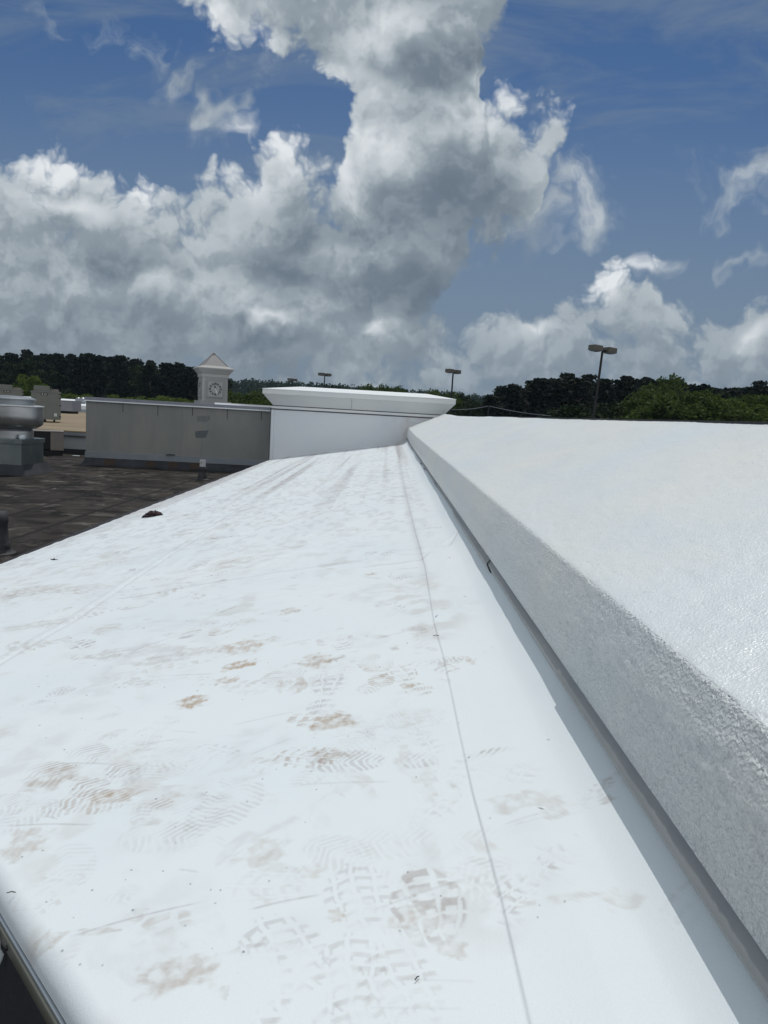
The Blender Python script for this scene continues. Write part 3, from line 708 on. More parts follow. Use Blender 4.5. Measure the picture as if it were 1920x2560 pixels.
# ------------------------------------------------------------------ grey parapet wall left of the white one
pL = at(215, 1000, 17.6); pR = at(676, 1027, 18.1)
wall = empty('grey_parapet_wall', (0,17.6,ZR), 'long grey weathered parapet wall with metal coping left of the white wall', 'wall')
Wx0, Wx1 = pL.x, pR.x
Lw = math.hypot(Wx1-Wx0, .5); wr = math.atan2(.45, Wx1-Wx0)
wall.location = (Wx0, 17.6, ZR); wall.rotation_euler.z = wr
zc = at(215, 1001, 17.6).z-ZR              # underside of the coping
Hf = at(215, 1158, 17.6).z-ZR
MB().box(0, Lw, 0, .30, .30, zc).build('panel', M_WALL, wall)
MB().box(-.03, Lw, -.035, .34, zc+.004, zc+.085).build('coping', M_COPE, wall, bevel=.004)
MB().box(-.035, Lw, -.050, -.036, zc-.012, zc+.014).build('drip_edge', M_BRIGHT, wall)
MB().box(-.012, Lw, -.028, .32, .17, .31).build('flashing', M_GFLASH, wall)
MB().add([(-.02,-.02,.172),(Lw,-.02,.172),(Lw,-.10,.02),(-.02,-.10,.02),(-.12,-.16,.0),(Lw,-.16,.0),(-.02,.3,.172),(-.12,.5,0)],
         [(0,1,2,3),(3,2,5,4),(0,3,4,7,6)]).build('base_flashing', M_BFLASH, wall)
for x_, w_ in ((.45,.24),(1.42,.20),(1.95,.2),(2.45,.26)):
    MB().add([(x_,-.03,.165),(x_+w_,-.03,.165),(x_+w_+.02,-.108,.02),(x_-.01,-.108,.02)], [(0,1,2,3)]).xf(Matrix.Translation((0,-.004,0))).build('flashing_patch', M_RUST, wall)
for i, x_ in enumerate((.84,1.65,2.46,3.28,4.09)):
    MB().box(x_, x_+.014, -.004, 0, zc-.22-.04*(i % 2), zc-.02).build('streak', M_STREAK, wall)
def poly_on_wall(pts, name, m, pr_=.003):
    MB().prism(pts, [(0,-pr_,0),(1,0,0),(0,0,1)], (0,pr_+.001,0)).build(name, m, wall)
sx = Lw/(676-215)
def wp(px, py): return ((px-215)*sx, zc-(py-(1001+(px-215)*.062))*.00955)
poly_on_wall([wp(*q) for q in ((487,1079),(521,1077),(519,1082),(514,1096),(489,1096),(487,1088))], 'patch', M_PATCH)
poly_on_wall([wp(*q) for q in ((490,1042),(522,1040),(524,1050),(512,1057),(491,1054))], 'patch', M_PATCH2)
MB().tube([(1.88,-.05,.325),(2.0,-.06,.335),(2.08,-.06,.33)], .015, 6).build('loose_scrap', M_LINE, wall)

# ------------------------------------------------------------------ white wall with flared cornice
YB = 17.55
bx = empty('white_cornice_wall', (0, YB, ZR), 'white wall with flared cornice and sloping cap at the far end of the slope', 'wall')
xl = at(684, 1080, YB).x; xr = 1.24
zs = lambda py, px: at(px, py, YB).z-ZR
zb1 = zs(1024, 700); zb2 = zs(1014, 700); 
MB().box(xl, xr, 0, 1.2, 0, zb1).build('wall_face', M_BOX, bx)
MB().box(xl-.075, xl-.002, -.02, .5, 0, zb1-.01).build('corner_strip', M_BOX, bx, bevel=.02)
MB().box(xl-.02, xr+.02, -.008, 1.2, zb1-.006, zb1+.022).build('joint', M_JOINT, bx)
MB().box(xl-.035, xr+.04, -.035, 1.25, zb1+.023, zb2-.015).build('band', M_CORN, bx)
MB().box(xl-.03, xr+.03, -.028, 1.2, zb2-.014, zb2+.006).build('joint', M_JOINT, bx)
zf1 = zs(984.5, 662); zf2 = zs(972, 662)
OV = .24
def ring(x0_, x1_, y0_, y1_, z_): return [(x0_,y0_,z_),(x1_,y0_,z_),(x1_,y1_,z_),(x0_,y1_,z_)]
def loft(rings, name, m, parent, cap=True):
    vs = [v for r_ in rings for v in r_]; fs = []
    for k in range(len(rings)-1):
        for i in range(4): j = (i+1) % 4; fs.append((k*4+i, k*4+j, k*4+4+j, k*4+4+i))
    if cap: fs += [(3,2,1,0), tuple((len(rings)-1)*4+i for i in range(4))]
    return MB().add(vs, fs).build(name, m, parent)
loft([ring(xl-.035, xr+.04, -.035, 1.3, zb2+.007), ring(xl-OV, xr+OV+.02, -OV, 1.5, zf1)], 'flared_cornice', M_CORN, bx)
loft([ring(xl-OV-.012, xr+OV+.03, -OV-.012, 1.55, zf1+.002), ring(xl-OV-.012, xr+OV+.03, -OV-.012, 1.55, zf2-.008)], 'cornice_fascia', M_CORN, bx)
loft([ring(xl-OV-.02, xr+OV+.04, -OV-.02, 1.57, zf2-.007), ring(xl-OV-.02, xr+OV+.04, -OV-.02, 1.57, zf2+.006), ring(xl+.50, xr-.35, .9, 1.2, zf2+.125)], 'cap', M_CAPTOP, bx)
# horizontal folds of panels
for x_ in (-.9,):
    MB().add([(x_,-.05,zb2+.02),(x_+.008,-.05,zb2+.02),(x_+.008,-OV-.0035,zf1-.002),(x_,-OV-.0035,zf1-.002)], [(0,1,2,3)]).build('panel_joint', M_GFLASH, bx)

# ------------------------------------------------------------------ exhaust fan on its curb
YFn = 14.9
c = at(24, 1160, YFn); kx = lambda px: (px-24)/F_PX*YFn
fan = empty('exhaust_fan', (c.x, YFn, ZR), 'large round spun aluminium exhaust fan on a galvanised curb at the left edge', 'exhaust fan')
def fz(py): return at(60, py, YFn-.3).z-ZR
cw = .47
z_c1 = fz(1166); z_c2 = fz(1095)
MB().box(-cw, cw, -cw, cw, z_c1, z_c2-.03).build('curb_box', M_GALV, fan, bevel=.006)
MB().box(-cw-.025, cw+.025, -cw-.025, cw+.025, z_c2-.12, z_c2-.026).build('curb_cap', M_GALV, fan, bevel=.006)
loft([ring(-cw-.17, cw+.17, -cw-.17, cw+.17, 0.002), ring(-cw-.12, cw+.12, -cw-.12, cw+.12, .07), ring(-cw-.045, cw+.045, -cw-.045, cw+.045, .20), ring(-cw-.02, cw+.02, -cw-.02, cw+.02, z_c1+.0)], 'curb_flashing', M_BFLASH, fan, False)
MB().box(.12, .32, cw*-1-.034, -cw-.026, z_c2-.085, z_c2-.045).build('rim_seam', M_GALV, fan)
MB().lathe([(.445, z_c2-.025), (.45, z_c2-.02), (.45, fz(1079)), (.44, fz(1078))], n=64).build('base_ring', M_SPUN, fan, True, auto=40)
MB().lathe([(.42, fz(1079)), (.43, fz(1074)), (.50, fz(1071)), (.52, fz(1070))], n=64).build('neck', M_SPUND, fan, True, auto=40)
MB().lathe([(.50, fz(1072)), (.585, fz(1066)), (.625, fz(1060)), (.632, fz(1040)), (.632, fz(1018)), (.60, fz(1017.5))], n=96).build('drum', M_SPUN, fan, True, auto=40)
MB().lathe([(.60, fz(1017.5)), (.645, fz(1017)), (.648, fz(1014.5)), (.60, fz(1014))], n=96).build('rim', M_BRIGHT, fan, True, auto=40)
MB().lathe([(.47, fz(1014)), (.475, fz(1001)), (.50, fz(1000)), (.50, fz(998)), (.40, fz(993)), (.2, fz(991)), (.01, fz(990.5))], n=64).build('top_cap', M_SPUND, fan, True, auto=30)
for a in (-1.05, -1.35):
    MB().lathe([(.008,0),(.008,.006),(.001,.008)], n=8).xf(Matrix.Translation((.635*math.cos(a), .635*math.sin(a), fz(1048))) @ Matrix.Rotation(a,4,'Z') @ Matrix.Rotation(R(90),4,'Y')).build('rivet', M_SCREW, fan)
bgp = at(97, 1091, YFn-.1)
m_ = MB().lathe([(.0,0),(.05,.0),(.062,.03),(.055,.075),(.03,.09),(.0,.092)], n=16)
rgd = random.Random(3); m_.v = [(x*(1+rgd.uniform(-.15,.15)), y*(1+rgd.uniform(-.15,.15)), z) for x, y, z in m_.v]
pb = m_.build('crumpled_plastic', M_FLAP, None, True); pb.location = (c.x+cw-.03, YFn-cw+.1, ZR+z_c2-.026)
tag(pb, 'crumpled clear plastic lying on the corner of the fan curb', 'plastic scrap')

# ------------------------------------------------------------------ rooftop units
def rtu(px0, px1, py_top, py_bot, Y_, label, depth=1.1):
    a = at(px0, py_bot, Y_); b = at(px1, py_bot, Y_); top = at((px0+px1)/2, py_top, Y_).z
    base = at((px0+px1)/2, py_bot, Y_).z; H = top-base; th = -math.atan2(a.x, Y_)-.03; kk = b.x/Y_; w = (b.x-a.x)/(math.cos(th)-kk*math.sin(th))
    u = empty('rooftop_air_unit', (a.x, Y_, base), label, 'air unit', 'tall grey rooftop air units', th)
    hb = H*.845
    MB().box(0, w, 0, depth, 0, hb).build('cabinet', M_RTU, u, bevel=.01)
    MB().box(w*.085, w*.62, .05, depth*.5, hb, H).build('hood', M_RTU, u, bevel=.008)
    MB().box(w*.62+.01, w*.93, .25, depth*.9, hb, hb+H*.075).build('side_hood', M_UNITB, u, bevel=.006)
    MB().box(-.03, w+.02, -.015, depth+.02, hb-.04, hb-.01).build('top_trim', M_RTU, u)
    pl = MB().box(w*.32, w*.56, -.012, -.001, hb*.865, hb*.93).build('name_plate', M_PLATE, u)
    MB().lathe([(.022,0),(.022,.003)], n=14).xf(Matrix.Translation((w*.38,-.0125,hb*.897)) @ Matrix.Rotation(R(90),4,'X')).build('round_mark', M_WHT, pl)
    MB().box(w*.43, w*.53, -.015, -.0125, hb*.887, hb*.907).build('name_mark', M_WHT, pl)
    for zz in (.10, .50, .75, .90): MB().box(w-.05, w+.012, -.014, .03, hb*zz, hb*zz+.03).build('latch', M_PLATE, u)
    MB().box(w*.77, w*.87, -.010, -.001, hb*.12, hb*.23).build('notice', M_WHT, u)
    for xx, ww in ((w*.3,.22),(w*.72,.10)):
        MB().prism([(0,-.16),(ww,-.16),(ww*.75,0),(ww*.25,0)], [(xx,.15,0),(1,0,0),(0,0,1)], (0,.6,0)).build('stand', M_PLATE, u)
    return u
rtu(78, 152, 965, 1049, 25.7, 'tall grey rooftop air unit standing on the tan roof behind the fan')
rtu(-14, 58.5, 962, 1034, 31, 'grey rooftop air unit half hidden above the round fan')
q = at(152, 1030, 40); u = empty('low_air_unit', (q.x, 40, q.z), 'low blue grey air unit on the tan roof right of the tall unit', 'air unit')
w_ = at(180, 1030, 40).x-q.x; hh = at(165, 999, 40).z-at(165, 1027, 40).z
MB().box(-.5, w_, 0, 1.2, .06, hh).build('cabinet', M_COPE, u, bevel=.01); MB().box(-.4, w_*.8, .1, 1.1, -.06, .06).build('stand', M_RTUD, u)
MB().box(-.52, w_+.03, -.02, 1.22, hh, hh+.03).build('lid', M_GFLASH, u)
# open dark box unit on the dark roof
q = at(92, 1137, 19.7); q2 = at(160, 1137, 19.7); qm = at(128, 1137, 19.7); tz = at(128, 1079, 19.7).z
u = empty('condenser_unit', (q.x+.12, 19.4, ZR), 'short condenser unit with black coil side and tan panel behind the fan', 'air unit', rz=.45)
w_ = (q2.x-q.x)/1.08; H = tz-ZR
MB().box(-.1, w_*.52, .0, .7, .16, H).build('coil', M_RTUD, u)
MB().box(w_*.521, w_, -.01, .7, .14, H).build('cabinet', M_UNITB, u, bevel=.006)
MB().box(w_*.60, w_*.80, -.016, -.0105, .17, .36).build('access_panel', M_UNITB, u, bevel=.003)
MB().box(-.12, w_+.01, -.02, .72, H+.001, H+.02).build('lid', M_UNITB, u)
MB().box(-.1, w_*.96, .02, .66, .004, .138).build('skid', M_RTUD, u)
p = atz(190, 1139, ZR+.01)
o = MB().box(-.09, .09, -.05, .05, 0, .012).build('white_scrap', M_FLAP, None, bevel=.003); o.location = (p.x, p.y, ZR+.001)
tag(o, 'small flat white scrap lying on the roof near the condenser', 'scrap')

# ------------------------------------------------------------------ pipes
def boot(name, px, py, Yv, r, hb, hp, label, pipe=True):
    p = at(px, py, Yv)
    e = empty(name, (p.x, Yv, ZR), label, 'vent pipe', 'vent pipes with black boots')
    MB().lathe([(r*2.6,.002),(r*2.4,.012),(r*1.7,.02),(r*1.55,.06),(r*1.6,.10),(r*1.35,.11),(r*1.25,.2*hb/.2*.7),(r*1.35,hb*.8),(r*1.15,hb)], n=28).build('boot', M_LEAD, e, True)
    if pipe: MB().lathe([(r,hb*.9),(r,hb+hp),(r*.85,hb+hp),(r*.85,hb+hp-.02)], n=28).build('pipe', M_PVC, e, True, auto=30)
    return e
e = boot('vent_pipe', 506, 1197, 15.6, .062, .28, .14, 'white pipe in black boot in front of the grey parapet wall')
MB().lathe([(.012,0),(.012,.002)], n=10).xf(Matrix.Translation((-.01,-.0625,.36)) @ Matrix.Rotation(R(90),4,'X')).build('hole', M_LINE, e)
boot('vent_pipe', 0, 1387, 7.25, .06, .42, .25, 'black vent boot cut off by the left edge of the picture', False)

# ------------------------------------------------------------------ litter on the slope
def deck_obj(px, py):
    x, y = dk(px, py); return Vector((x, y, deck_z(x)))
p = deck_obj(381, 1291); nA, nB = 26, 14; vs = []; fs = []
rg = random.Random(5)
for i in range(nA+1):
    s_ = i/nA; wd = .055*math.sin(math.pi*min(1, s_*1.02))**.6+.003; hg = .050*math.sin(math.pi*s_)**.7*(.75+.5*s_)+.004
    for j in range(nB):
        a = 2*math.pi*j/nB; jx = rg.uniform(.72, 1.2)
        vs.append((-.105+.21*s_, math.cos(a)*wd*jx, max(0.001, hg*(.5+.5*math.sin(a))*jx)))
for i in range(nA):
    for j in range(nB): k2 = (j+1) % nB; fs.append((i*nB+j, i*nB+k2, (i+1)*nB+k2, (i+1)*nB+j))
fs += [tuple(range(nB-1,-1,-1)), tuple(nA*nB+j for j in range(nB))]
o = MB().add(vs, fs).build('crumpled_wrapper', M_BAG); o.location = p; o.rotation_euler = (0, -math.atan(SL), R(6))
tag(o, 'crumpled dark shiny wrapper lying on the white slope near its left edge', 'wrapper')
p = deck_obj(138, 1402)
e = empty('roofing_screw', p+Vector((0,0,.003)), 'single dark roofing screw lying on the white slope below the wrapper', 'screw')
MB().tube([(-.03,0,.006),(.02,0,.004)], .0035, 8).build('shank', M_SCREW, e); MB().lathe([(.008,-.002),(.008,.002),(.003,.004)], n=12).xf(Matrix.Translation((-.008,0,.007)) @ Matrix.Rotation(R(90),4,'Y')).build('washer', M_SCREW, e)
for i, (px, py, L, an, lb) in enumerate(((1092,1543,.035,1.2,'curled black sliver lying right of the lap seam high up the slope'),(1090,1592,.02,.2,'tiny reddish chip lying against the lap seam'),
        (1042,2452,.009,.9,'short dark sliver lying between the boot prints low on the slope'),(28,2237,.014,.2,'thin brown straw lying near the lower left rounded edge'),(1567,2033,.012,1.1,'tiny curled sliver at the foot of the ridge roof fascia'))):
    p = deck_obj(px, py); ca, sa = math.cos(an), math.sin(an)
    o = MB().tube([(-L/2*ca, -L/2*sa, .002), (0, .1*L*ca, .003), (L/2*ca, L/2*sa, .002)], .0005+.0003*p.y, 6).build('debris_sliver', M_LINE if i != 3 else M_RUST)
    o.location = p+Vector((0,0,.002)); tag(o, lb, 'debris')

# ------------------------------------------------------------------ clock tower
YT = 72
sT = YT/F_PX
tp = at(529, 925, YT); wT = 60*sT/math.cos(R(11)); tw = empty('clock_tower', (tp.x, YT+wT*.3, ZG), 'cream clock tower with pyramid roof rising behind the grey parapet wall', 'clock tower', rz=R(24))
hz = lambda py: at(530, py, YT).z-ZG
h2 = wT/2
MB().box(-h2, h2, -h2, h2, 0, hz(943)).build('shaft', M_TOWER, tw)
MB().box(-h2-.32, h2+.32, -h2-.32, h2+.32, 0, hz(1003)).build('plinth', M_TOWER, tw)
MB().box(-h2-.08, h2+.08, -h2-.08, h2+.08, hz(943), hz(936)).build('moulding', M_TRIM, tw)
ov = 11.5*sT
loft([ring(-h2-.1,h2+.1,-h2-.1,h2+.1,hz(936)), ring(-h2-ov,h2+ov,-h2-ov,h2+ov,hz(923))], 'flared_cornice', M_TOWER, tw)
loft([ring(-h2-ov-.05,h2+ov+.05,-h2-ov-.05,h2+ov+.05,hz(923)+.002), ring(-h2-ov-.05,h2+ov+.05,-h2-ov-.05,h2+ov+.05,hz(920.5)), ring(-h2+.1,h2-.1,-h2+.1,h2-.1,hz(914))], 'eave', M_TRIM, tw)
ap = hz(881)
MB().add([(-h2,-h2,hz(915.5)),(h2,-h2,hz(915.5)),(h2,h2,hz(915.5)),(-h2,h2,hz(915.5)),(0,0,ap)], [(3,2,1,0),(0,1,4),(1,2,4),(2,3,4),(3,0,4)]).build('pyramid_roof', M_TROOF, tw)
for sx_, sy_ in ((-1,-1),(1,-1),(1,1),(-1,1)):
    MB().tube([(sx_*h2, sy_*h2, hz(915.5)), (0,0,ap)], .035, 6).build('ridge_cap', M_TEDGE, tw)
MB().lathe([(.16,ap-.12),(.16,ap-.04),(.05,ap+.02),(.02,ap+.06)], n=12).build('finial', M_TEDGE, tw)
MB().box(-h2-.03, -h2+.18, -h2-.03, -h2+.2, hz(1003), hz(944)).build('corner_board', M_TRIM, tw)
# clock on the front face (and the left face)
def clock(Mx):
    cz_ = (hz(952)+hz(993))/2; rP = 17.5*sT
    f_ = MB().box(-rP, rP, -.06, 0, cz_-rP, cz_+rP).xf(Mx).build('clock_panel', M_TRIM, tw)
    fr = MB()
    for a, b_, c_, d_ in ((-rP-.1,rP+.1,cz_+rP,cz_+rP+.1),(-rP-.1,rP+.1,cz_-rP-.1,cz_-rP),(-rP-.1,-rP,cz_-rP,cz_+rP),(rP,rP+.1,cz_-rP,cz_+rP)): fr.box(a,b_,-.11,0,c_,d_)
    fr.xf(Mx).build('panel_frame', M_TOWER, f_)
    rN = 13*sT
    for k in range(12):
        a = k*math.pi/6; w_, l_ = (.13 if k in (0,) else (.085 if k % 3 else .1)), .10
        q = MB().box(-w_, w_, -.075, -.062, -l_, l_).xf(Matrix.Rotation(a,4,'Y')).xf(Matrix.Translation((rN*math.sin(a), 0, cz_+rN*math.cos(a))))
        q.xf(Mx).build('numeral', M_NUM, f_)
    MB().prism([(-.07,-.15),(.07,-.15),(.11,.2),(.0,.40),(-.08,.2)], [(0,-.08,cz_),(math.cos(-.25),0,-math.sin(-.25)),(math.sin(-.25),0,math.cos(-.25))], (0,-.02,0)).xf(Mx).build('clock_hand', M_NUM, f_)
    MB().prism([(-.05,-.1),(.05,-.1),(.08,.4),(.0,.62),(-.06,.4)], [(0,-.102,cz_),(math.cos(2.75),0,-math.sin(2.75)),(math.sin(2.75),0,math.cos(2.75))], (0,-.02,0)).xf(Mx).build('clock_hand', M_HANDL, f_)
clock(Matrix.Translation((0,-h2,0)))
clock(Matrix.Rotation(R(-90),4,'Z') @ Matrix.Translation((0,-h2,0)))
# white roof edge seen just right of the tower
a = at(541, 1008, 60); b_ = at(690, 1018, 60)
b4 = empty('tower_block', (a.x, 60, ZG), 'building with thin white roof edge below the clock tower', 'building')
MB().box(0, b_.x-a.x+1, 0, 9, 0, a.z-ZG-.12).build('wall', M_GREYB, b4)
MB().box(-.1, b_.x-a.x+1, -.15, 9, a.z-ZG-.118, a.z-ZG+.05).build('roof_edge', M_WHITEB, b4)

# ------------------------------------------------------------------ lamp posts
def lamp(px, py, Yv, label, rot, lean=0, size=1.):
    p = at(px, py, Yv); H = p.z-ZG
    e = empty('lamp_post', (p.x, Yv, ZG), label, 'lamp post', 'twin head car park lamps', rot)
    MB().tube([(0,0,0),(0,0,H-.1)], .13*size, 10, .085*size).build('pole', M_POLE, e)
    MB().lathe([(.3,0),(.3,.7),(.2,.75)], n=16).build('base', M_GREYB, e)
    MB().box(-.42*size, .42*size, -.045, .045, H-.16, H-.06).build('arm', M_POLE, e)
    for s_ in (-1, 1):
        x0_, x1_ = (s_*.28*size, s_*1.05*size) if s_ > 0 else (s_*1.05*size, s_*.28*size)
        hd = loft([ring(x0_, x1_, -.36*size, .36*size, H-.20*size), ring(x0_, x1_, -.36*size, .36*size, H+.16*size), ring(x0_+.03, x1_-.03, -.33*size, .33*size, H+.19*size)], 'lamp_head', M_HEAD, e)
        loft([ring(x0_+.1, x1_-.1, -.25*size, .25*size, H-.26*size), ring(x0_+.06, x1_-.06, -.3*size, .3*size, H-.202*size)], 'lens', M_LENS, hd)
    if lean: e.rotation_euler.y = lean
    return e
L1 = lamp(1507, 872, 56, 'tallest nearest twin head lamp post leaning above the right trees', R(24), 0, 1.)
lean = R(3.0); H1 = at(1507, 872, 56).z-ZG
L1.rotation_euler = (0, lean, R(24)); L1.location.x -= math.sin(lean)*H1*math.cos(R(24)); L1.location.y -= math.sin(lean)*H1*math.sin(R(24))
lamp(1133, 928, 93, 'twin head lamp post just right of the white cornice', R(50), 0, 1.1)
lamp(812, 936, 118, 'small distant twin head lamp post above the white cornice', R(48), 0, 1.05)
lamp(731, 949, 148, 'tiny farthest lamp head between clock tower and white cornice', R(62), 0, 1.1)
lamp(1313, 989, 168, 'pale lamp post standing against the dark trees at right', R(40), 0, 1.2)
# overhead cables over the trees' foot
Yc = 62; pA, pB, pC = at(1130, 1024, Yc), at(1222, 1015, Yc), at(1378, 1040, Yc)
e = empty('utility_pole', (pB.x, Yc, ZG), 'short thin pole carrying cables behind the ridge roof', 'pole')
MB().tube([(0,0,0),(0,0,pB.z-ZG+.05)], .06, 8).build('pole_shaft', M_POLE, e)
for nm, q0, q1 in (('left', pA, pB), ('right', pB, pC)):
    pts = [q0.lerp(q1, i/12)-Vector((0,0,.25*math.sin(math.pi*i/12)*.4)) for i in range(13)]
    o = MB().tube([p-pB for p in pts], .022, 5).build('overhead_cable', M_COPE); o.location = pB
    tag(o, 'thin cable running '+nm+' from the short pole behind the ridge roof', 'cable')

# ------------------------------------------------------------------ trees
def leaf_quads(cent, size, n):
    c = np.repeat(cent, 1, 0); k = len(c)
    a = rng.normal(size=(k,3)); a /= np.linalg.norm(a,axis=1)[:,None]
    b = rng.normal(size=(k,3)); b -= (a*b).sum(1)[:,None]*a; b /= np.linalg.norm(b,axis=1)[:,None]
    s_ = size*rng.uniform(.6,1.4,(k,1)); b2_ = b*s_*rng.uniform(.5,.9,(k,1)); a2_ = a*s_
    return np.stack([c-a2_, c-b2_, c+a2_, c+b2_], 1).reshape(-1,3)
def quads_mesh(name, V, m):
    n = len(V)//4; me = bpy.data.meshes.new(name)
    me.vertices.add(n*4); me.vertices.foreach_set('co', V.astype(np.float32).reshape(-1))
    me.loops.add(n*4); me.loops.foreach_set('vertex_index', np.arange(n*4, dtype=np.int32))
    me.polygons.add(n); me.polygons.foreach_set('loop_start', np.arange(n, dtype=np.int32)*4); me.polygons.foreach_set('loop_total', np.full(n, 4, np.int32))
    me.update(calc_edges=True); me.materials.append(m); return me
def crown_pts(kind, H, nclump, per):
    P_ = []
    for i in range(nclump):
        if kind == 'pine':
            t_ = rng.uniform(.30, 1.0)**.8; rad = H*.17*(1-t_)**.55*rng.uniform(.35,1.15)+.2; z_ = H*t_; cr_ = H*.045*rng.uniform(.7,1.3)
            th = rng.uniform(0,6.28); c_ = np.array([rad*math.cos(th), rad*math.sin(th), z_]); sc = np.array([1.2,1.2,.55])*cr_
        else:
            d_ = rng.normal(size=3); d_ /= np.linalg.norm(d_); rr_ = rng.uniform(.35,1)**.5
            c_ = d_*rr_*np.array([H*.34, H*.34, H*.36]); c_[2] += H*.60; cr_ = H*.075*rng.uniform(.6,1.35); sc = np.array([1.1,1.1,.8])*cr_
            if c_[2] < H*.25: c_[2] = H*.25+rng.uniform(0,.1)*H
        q = rng.normal(size=(per,3)); q /= np.linalg.norm(q,axis=1)[:,None]; P_.append(c_+q*sc*rng.uniform(.55,1.05,(per,1)))
    return np.concatenate(P_)
PROTO = {}
def proto(key, kind, m, H, ncl, per, ls, nvar):
    L = []
    for i in range(nvar):
        cm = quads_mesh('crown', leaf_quads(crown_pts(kind, H, ncl, per), ls, 1), m)
        tb = MB(); top = H*(.93 if kind == 'pine' else .7)
        tb.tube([(0,0,0),(.1,.05,top*.5),(0,.1,top)], H*.018, 8, H*.005)
        for k in range(6):
            a = rng.uniform(0,6.28); z_ = top*rng.uniform(.5,.9); tb.tube([(0,0,z_*.9),(math.cos(a)*H*.08, math.sin(a)*H*.08, z_+H*.03),(math.cos(a)*H*.17, math.sin(a)*H*.17, z_+H*.09)], H*.006, 5, H*.002)
        me = bpy.data.meshes.new('trunk'); me.from_pydata(tb.v, [], tb.f); me.materials.append(M_BARK); L.append((cm, me, H))
    PROTO[key] = L
proto('pine', 'pine', M_PINE, 20, 60, 46, .36, 5)
proto('dark', 'broad', M_LEAFD, 14, 70, 46, .27, 4)
proto('green', 'broad', M_LEAFG, 11, 80, 60, .19, 4)
proto('light', 'broad', M_LEAFL, 8, 80, 60, .15, 3)
def tree(key, x, y, zb, H, label, cat, group, wide=1.):
    cm, tm, H0 = random.choice(PROTO[key]); s_ = H/H0
    e = empty({'pine':'pine_tree'}.get(key, 'broadleaf_tree'), (x, y, zb), label, cat, group, random.uniform(0, 6.28))
    e.scale = (s_*wide, s_*wide, s_)
    for nm, me in (('crown', cm), ('trunk', tm)):
        o = bpy.data.objects.new(nm, me); COL.objects.link(o); o.parent = e
def wood(rows, prof, dens, keyf, label, group, drop=8, px0=0, px1=480):
    xs_, ys_ = zip(*prof)
    for Yv in rows:
        px = px0+random.uniform(0, 8); step = dens/Yv*F_PX
        while px < px1:
            top = np.interp(px, xs_, ys_)+random.uniform(0, drop)+(rows[-1]-Yv)*.12
            p = at(px, top, Yv+random.uniform(-4,4)); key = keyf()
            Hh = {'pine':21,'dark':16}[key]*random.uniform(.9,1.1)
            gz = max(ZG, p.z-Hh); tree(key, p.x, p.y, gz-.2, p.z-gz+.2, label[key], 'tree', group, random.uniform(.95,1.3)*max(1., Hh/(p.z-gz+.2)*.9))
            px += step*random.uniform(.7,1.3)
LBL = lambda where: {'pine':'dark pine crowded into the dense wood '+where, 'dark':'dark broadleaf tree crowded into the dense wood '+where}
wood([178,196,214,232], [(-60,874),(0,875),(100,879),(170,884),(240,881),(300,884),(350,890),(400,898),(450,905),(500,908),(560,935)], 4.2,
     lambda: 'pine' if random.random() < .8 else 'dark', LBL('behind the clock tower'), 'trees of the left wood', 14, -50, 560)
wood([128,146,164,182], [(1215,990),(1250,968),(1280,952),(1330,945),(1370,938),(1420,934),(1480,938),(1540,934),(1600,942),(1660,945),(1720,956),(1800,962),(1860,966),(1900,956),(1980,950)], 3.6,
     lambda: 'pine' if random.random() < .72 else 'dark', LBL('beyond the ridge roof'), 'trees of the right wood', 16, 1225, 1990)
def single(key, px, py_top, Yv, H, label, group=None, wide=1.):
    p = at(px, py_top, Yv); tree(key, p.x, Yv, p.z-H, H, label, 'tree', group, wide)
single('light', 72, 929, 120, 9, 'bright green young tree rising behind the far air units')
for px, py, w_ in ((180,976,1.1),(205,980,1.),(260,984,1.3),(300,983,1.2),(345,985,1.1),(390,984,1.2),(430,985,1.5),(465,988,1.4)):
    single('light', px, py+2, 112+random.uniform(-6,6), 6.5, 'yellow green rounded tree in the row behind the grey parapet wall', 'yellow green trees behind the grey parapet', w_*1.2)
for px, py in ((150,965),(20,960),(120,975)):
    single('dark', px, py, 130, 9, 'dull green tree at the foot of the left wood', 'dull green trees at the foot of the left wood', 1.2)
for px, py in ((590,978),(612,990),(632,978),(655,975),(675,985),(578,1000),(645,995)):
    single('green', px, py, 105+random.uniform(-8,8), 10, 'green tree between the clock tower and the white cornice', 'green trees right of the clock tower', 1.1)
single('green', 925, 952, 150, 13, 'left one of the green trees rising above the white cornice', None, 1.0)
single('green', 958, 948, 150, 13.5, 'tallest middle green tree rising above the white cornice', None, .95)
single('green', 982, 958, 152, 12.5, 'right one of the green trees rising above the white cornice', None, .9)
single('dark', 1005, 968, 190, 13, 'small dark tree right of the green trees above the cornice', None, 1.)
single('dark', 825, 956, 230, 16, 'small dark tree beside the distant lamp above the cornice', None, 1.2)
for px, py in ((1090,972),(1116,966),(1150,978),(1178,990),(1140,1000),(1165,1010),(1200,1000)):
    single('dark' if px > 1130 else 'green', px, py, 135+random.uniform(-8,8), 12, 'dull green tree right of the white cornice', 'dull green trees right of the cornice', .9)
for px, py in ((1425,1008),(1455,994),(1490,996),(1395,1015)):
    single('dark', px, py, 88, 10, 'rounded bluish green tree at the foot of the leaning lamp', 'rounded trees at the leaning lamp', 1.2)
single('green', 1668, 934, 118, 15, 'tallest light green tree standing up out of the right wood', None, .8)
for px, py in ((1590,1005),(1620,990),(1650,962),(1680,975),(1700,1000),(1735,985),(1560,1030),(1640,1010),(1760,1005)):
    single('green', px, py, 84+random.uniform(-7,7), 10, 'bright green tree in front of the right wood', 'bright green trees before the right wood', 1.25)
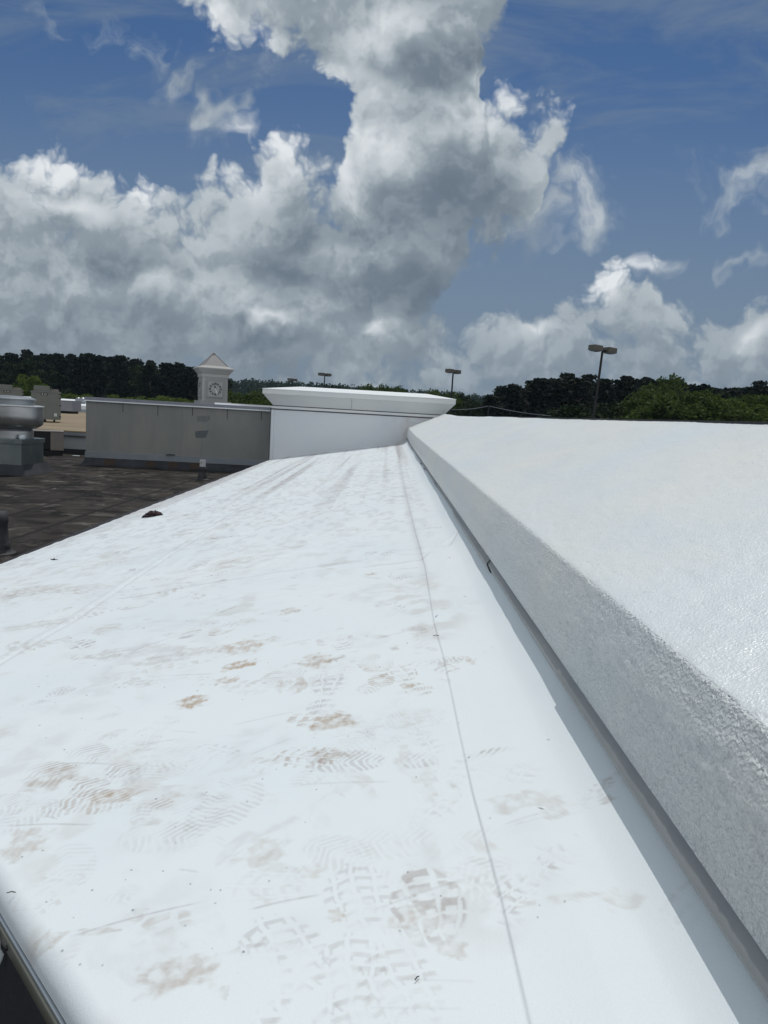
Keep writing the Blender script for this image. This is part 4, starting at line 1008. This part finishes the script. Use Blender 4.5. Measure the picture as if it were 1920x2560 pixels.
for px, py in ((1790,975),(1820,1005),(1850,985),(1880,990),(1905,975),(1940,990),(1860,1015),(1725,965),(1780,1015),(1915,1010)):
    single('green' if random.random() < .7 else 'light', px, py, 86+random.uniform(-7,7), 9.5, 'yellowish leafy tree at the right edge of the picture', 'leafy trees at the right edge', 1.25)

# far wooded ridge: one hill and its wood
hx = np.linspace(-420, 420, 60); hy = np.linspace(330, 1000, 30); HX, HY = np.meshgrid(hx, hy)
top_prof = [(-200,925),(0,925),(400,935),(560,944),(600,949),(650,950),(700,952),(780,958),(850,961),(900,965),(1000,971),(1100,978),(1180,986),(1300,990),(2200,1010)]
def hill_z(x, y):
    px = 960+x/y*F_PX; t_ = np.interp(px, [q[0] for q in top_prof], [q[1] for q in top_prof])
    hor = 1035+(px-972)*.0577
    zt_ = (hor-t_)/F_PX*640-13
    return ZG-.3+(zt_-ZG)*sst(340, 640, y)
HZ = hill_z(HX, HY)+(fbm(HX*.02, HY*.02, 3, 5)-.5)*1.5
grid_mesh('hill', np.stack([HX, HY, HZ], -1), M_GRASS).__setitem__('kind', 'structure')
cl = []
for i in range(1500):
    y = rng.uniform(380, 690); x = rng.uniform(-.45, .25)*y; z = float(hill_z(np.array([x]), np.array([y]))[0])
    Hh = rng.uniform(9, 13.5)*(1 if y > 500 else .9); n_ = 70
    d_ = rng.normal(size=(n_,3)); d_ /= np.linalg.norm(d_,axis=1)[:,None]
    cl.append(np.array([x,y,z+Hh*.6])+d_*np.array([4.2,4.2,Hh*.42])*rng.uniform(.6,1.05,(n_,1)))
o = bpy.data.objects.new('wood', quads_mesh('wood', leaf_quads(np.concatenate(cl), .85, 1), M_LEAFD)); COL.objects.link(o)
tag(o, 'far wooded ridge fading blue along the horizon', 'wood', None, 'stuff')

# ------------------------------------------------------------------ haze
hm = bpy.data.materials.new('haze'); hm.use_nodes = True; T = NT(hm.node_tree); T.n.clear()
pv = T.new('ShaderNodeVolumePrincipled'); pv.inputs['Color'].default_value = (.55, .75, .95, 1); pv.inputs['Density'].default_value = .00012; pv.inputs['Anisotropy'].default_value = .2
T.l.new(pv.outputs[0], T.new('ShaderNodeOutputMaterial').inputs['Volume'])
hz_ = MB().box(-1500, 1500, -300, 1300, ZG-1, 34).build('haze', hm); tag(hz_, kind='stuff', label='thin pale haze over the whole scene', cat='haze')
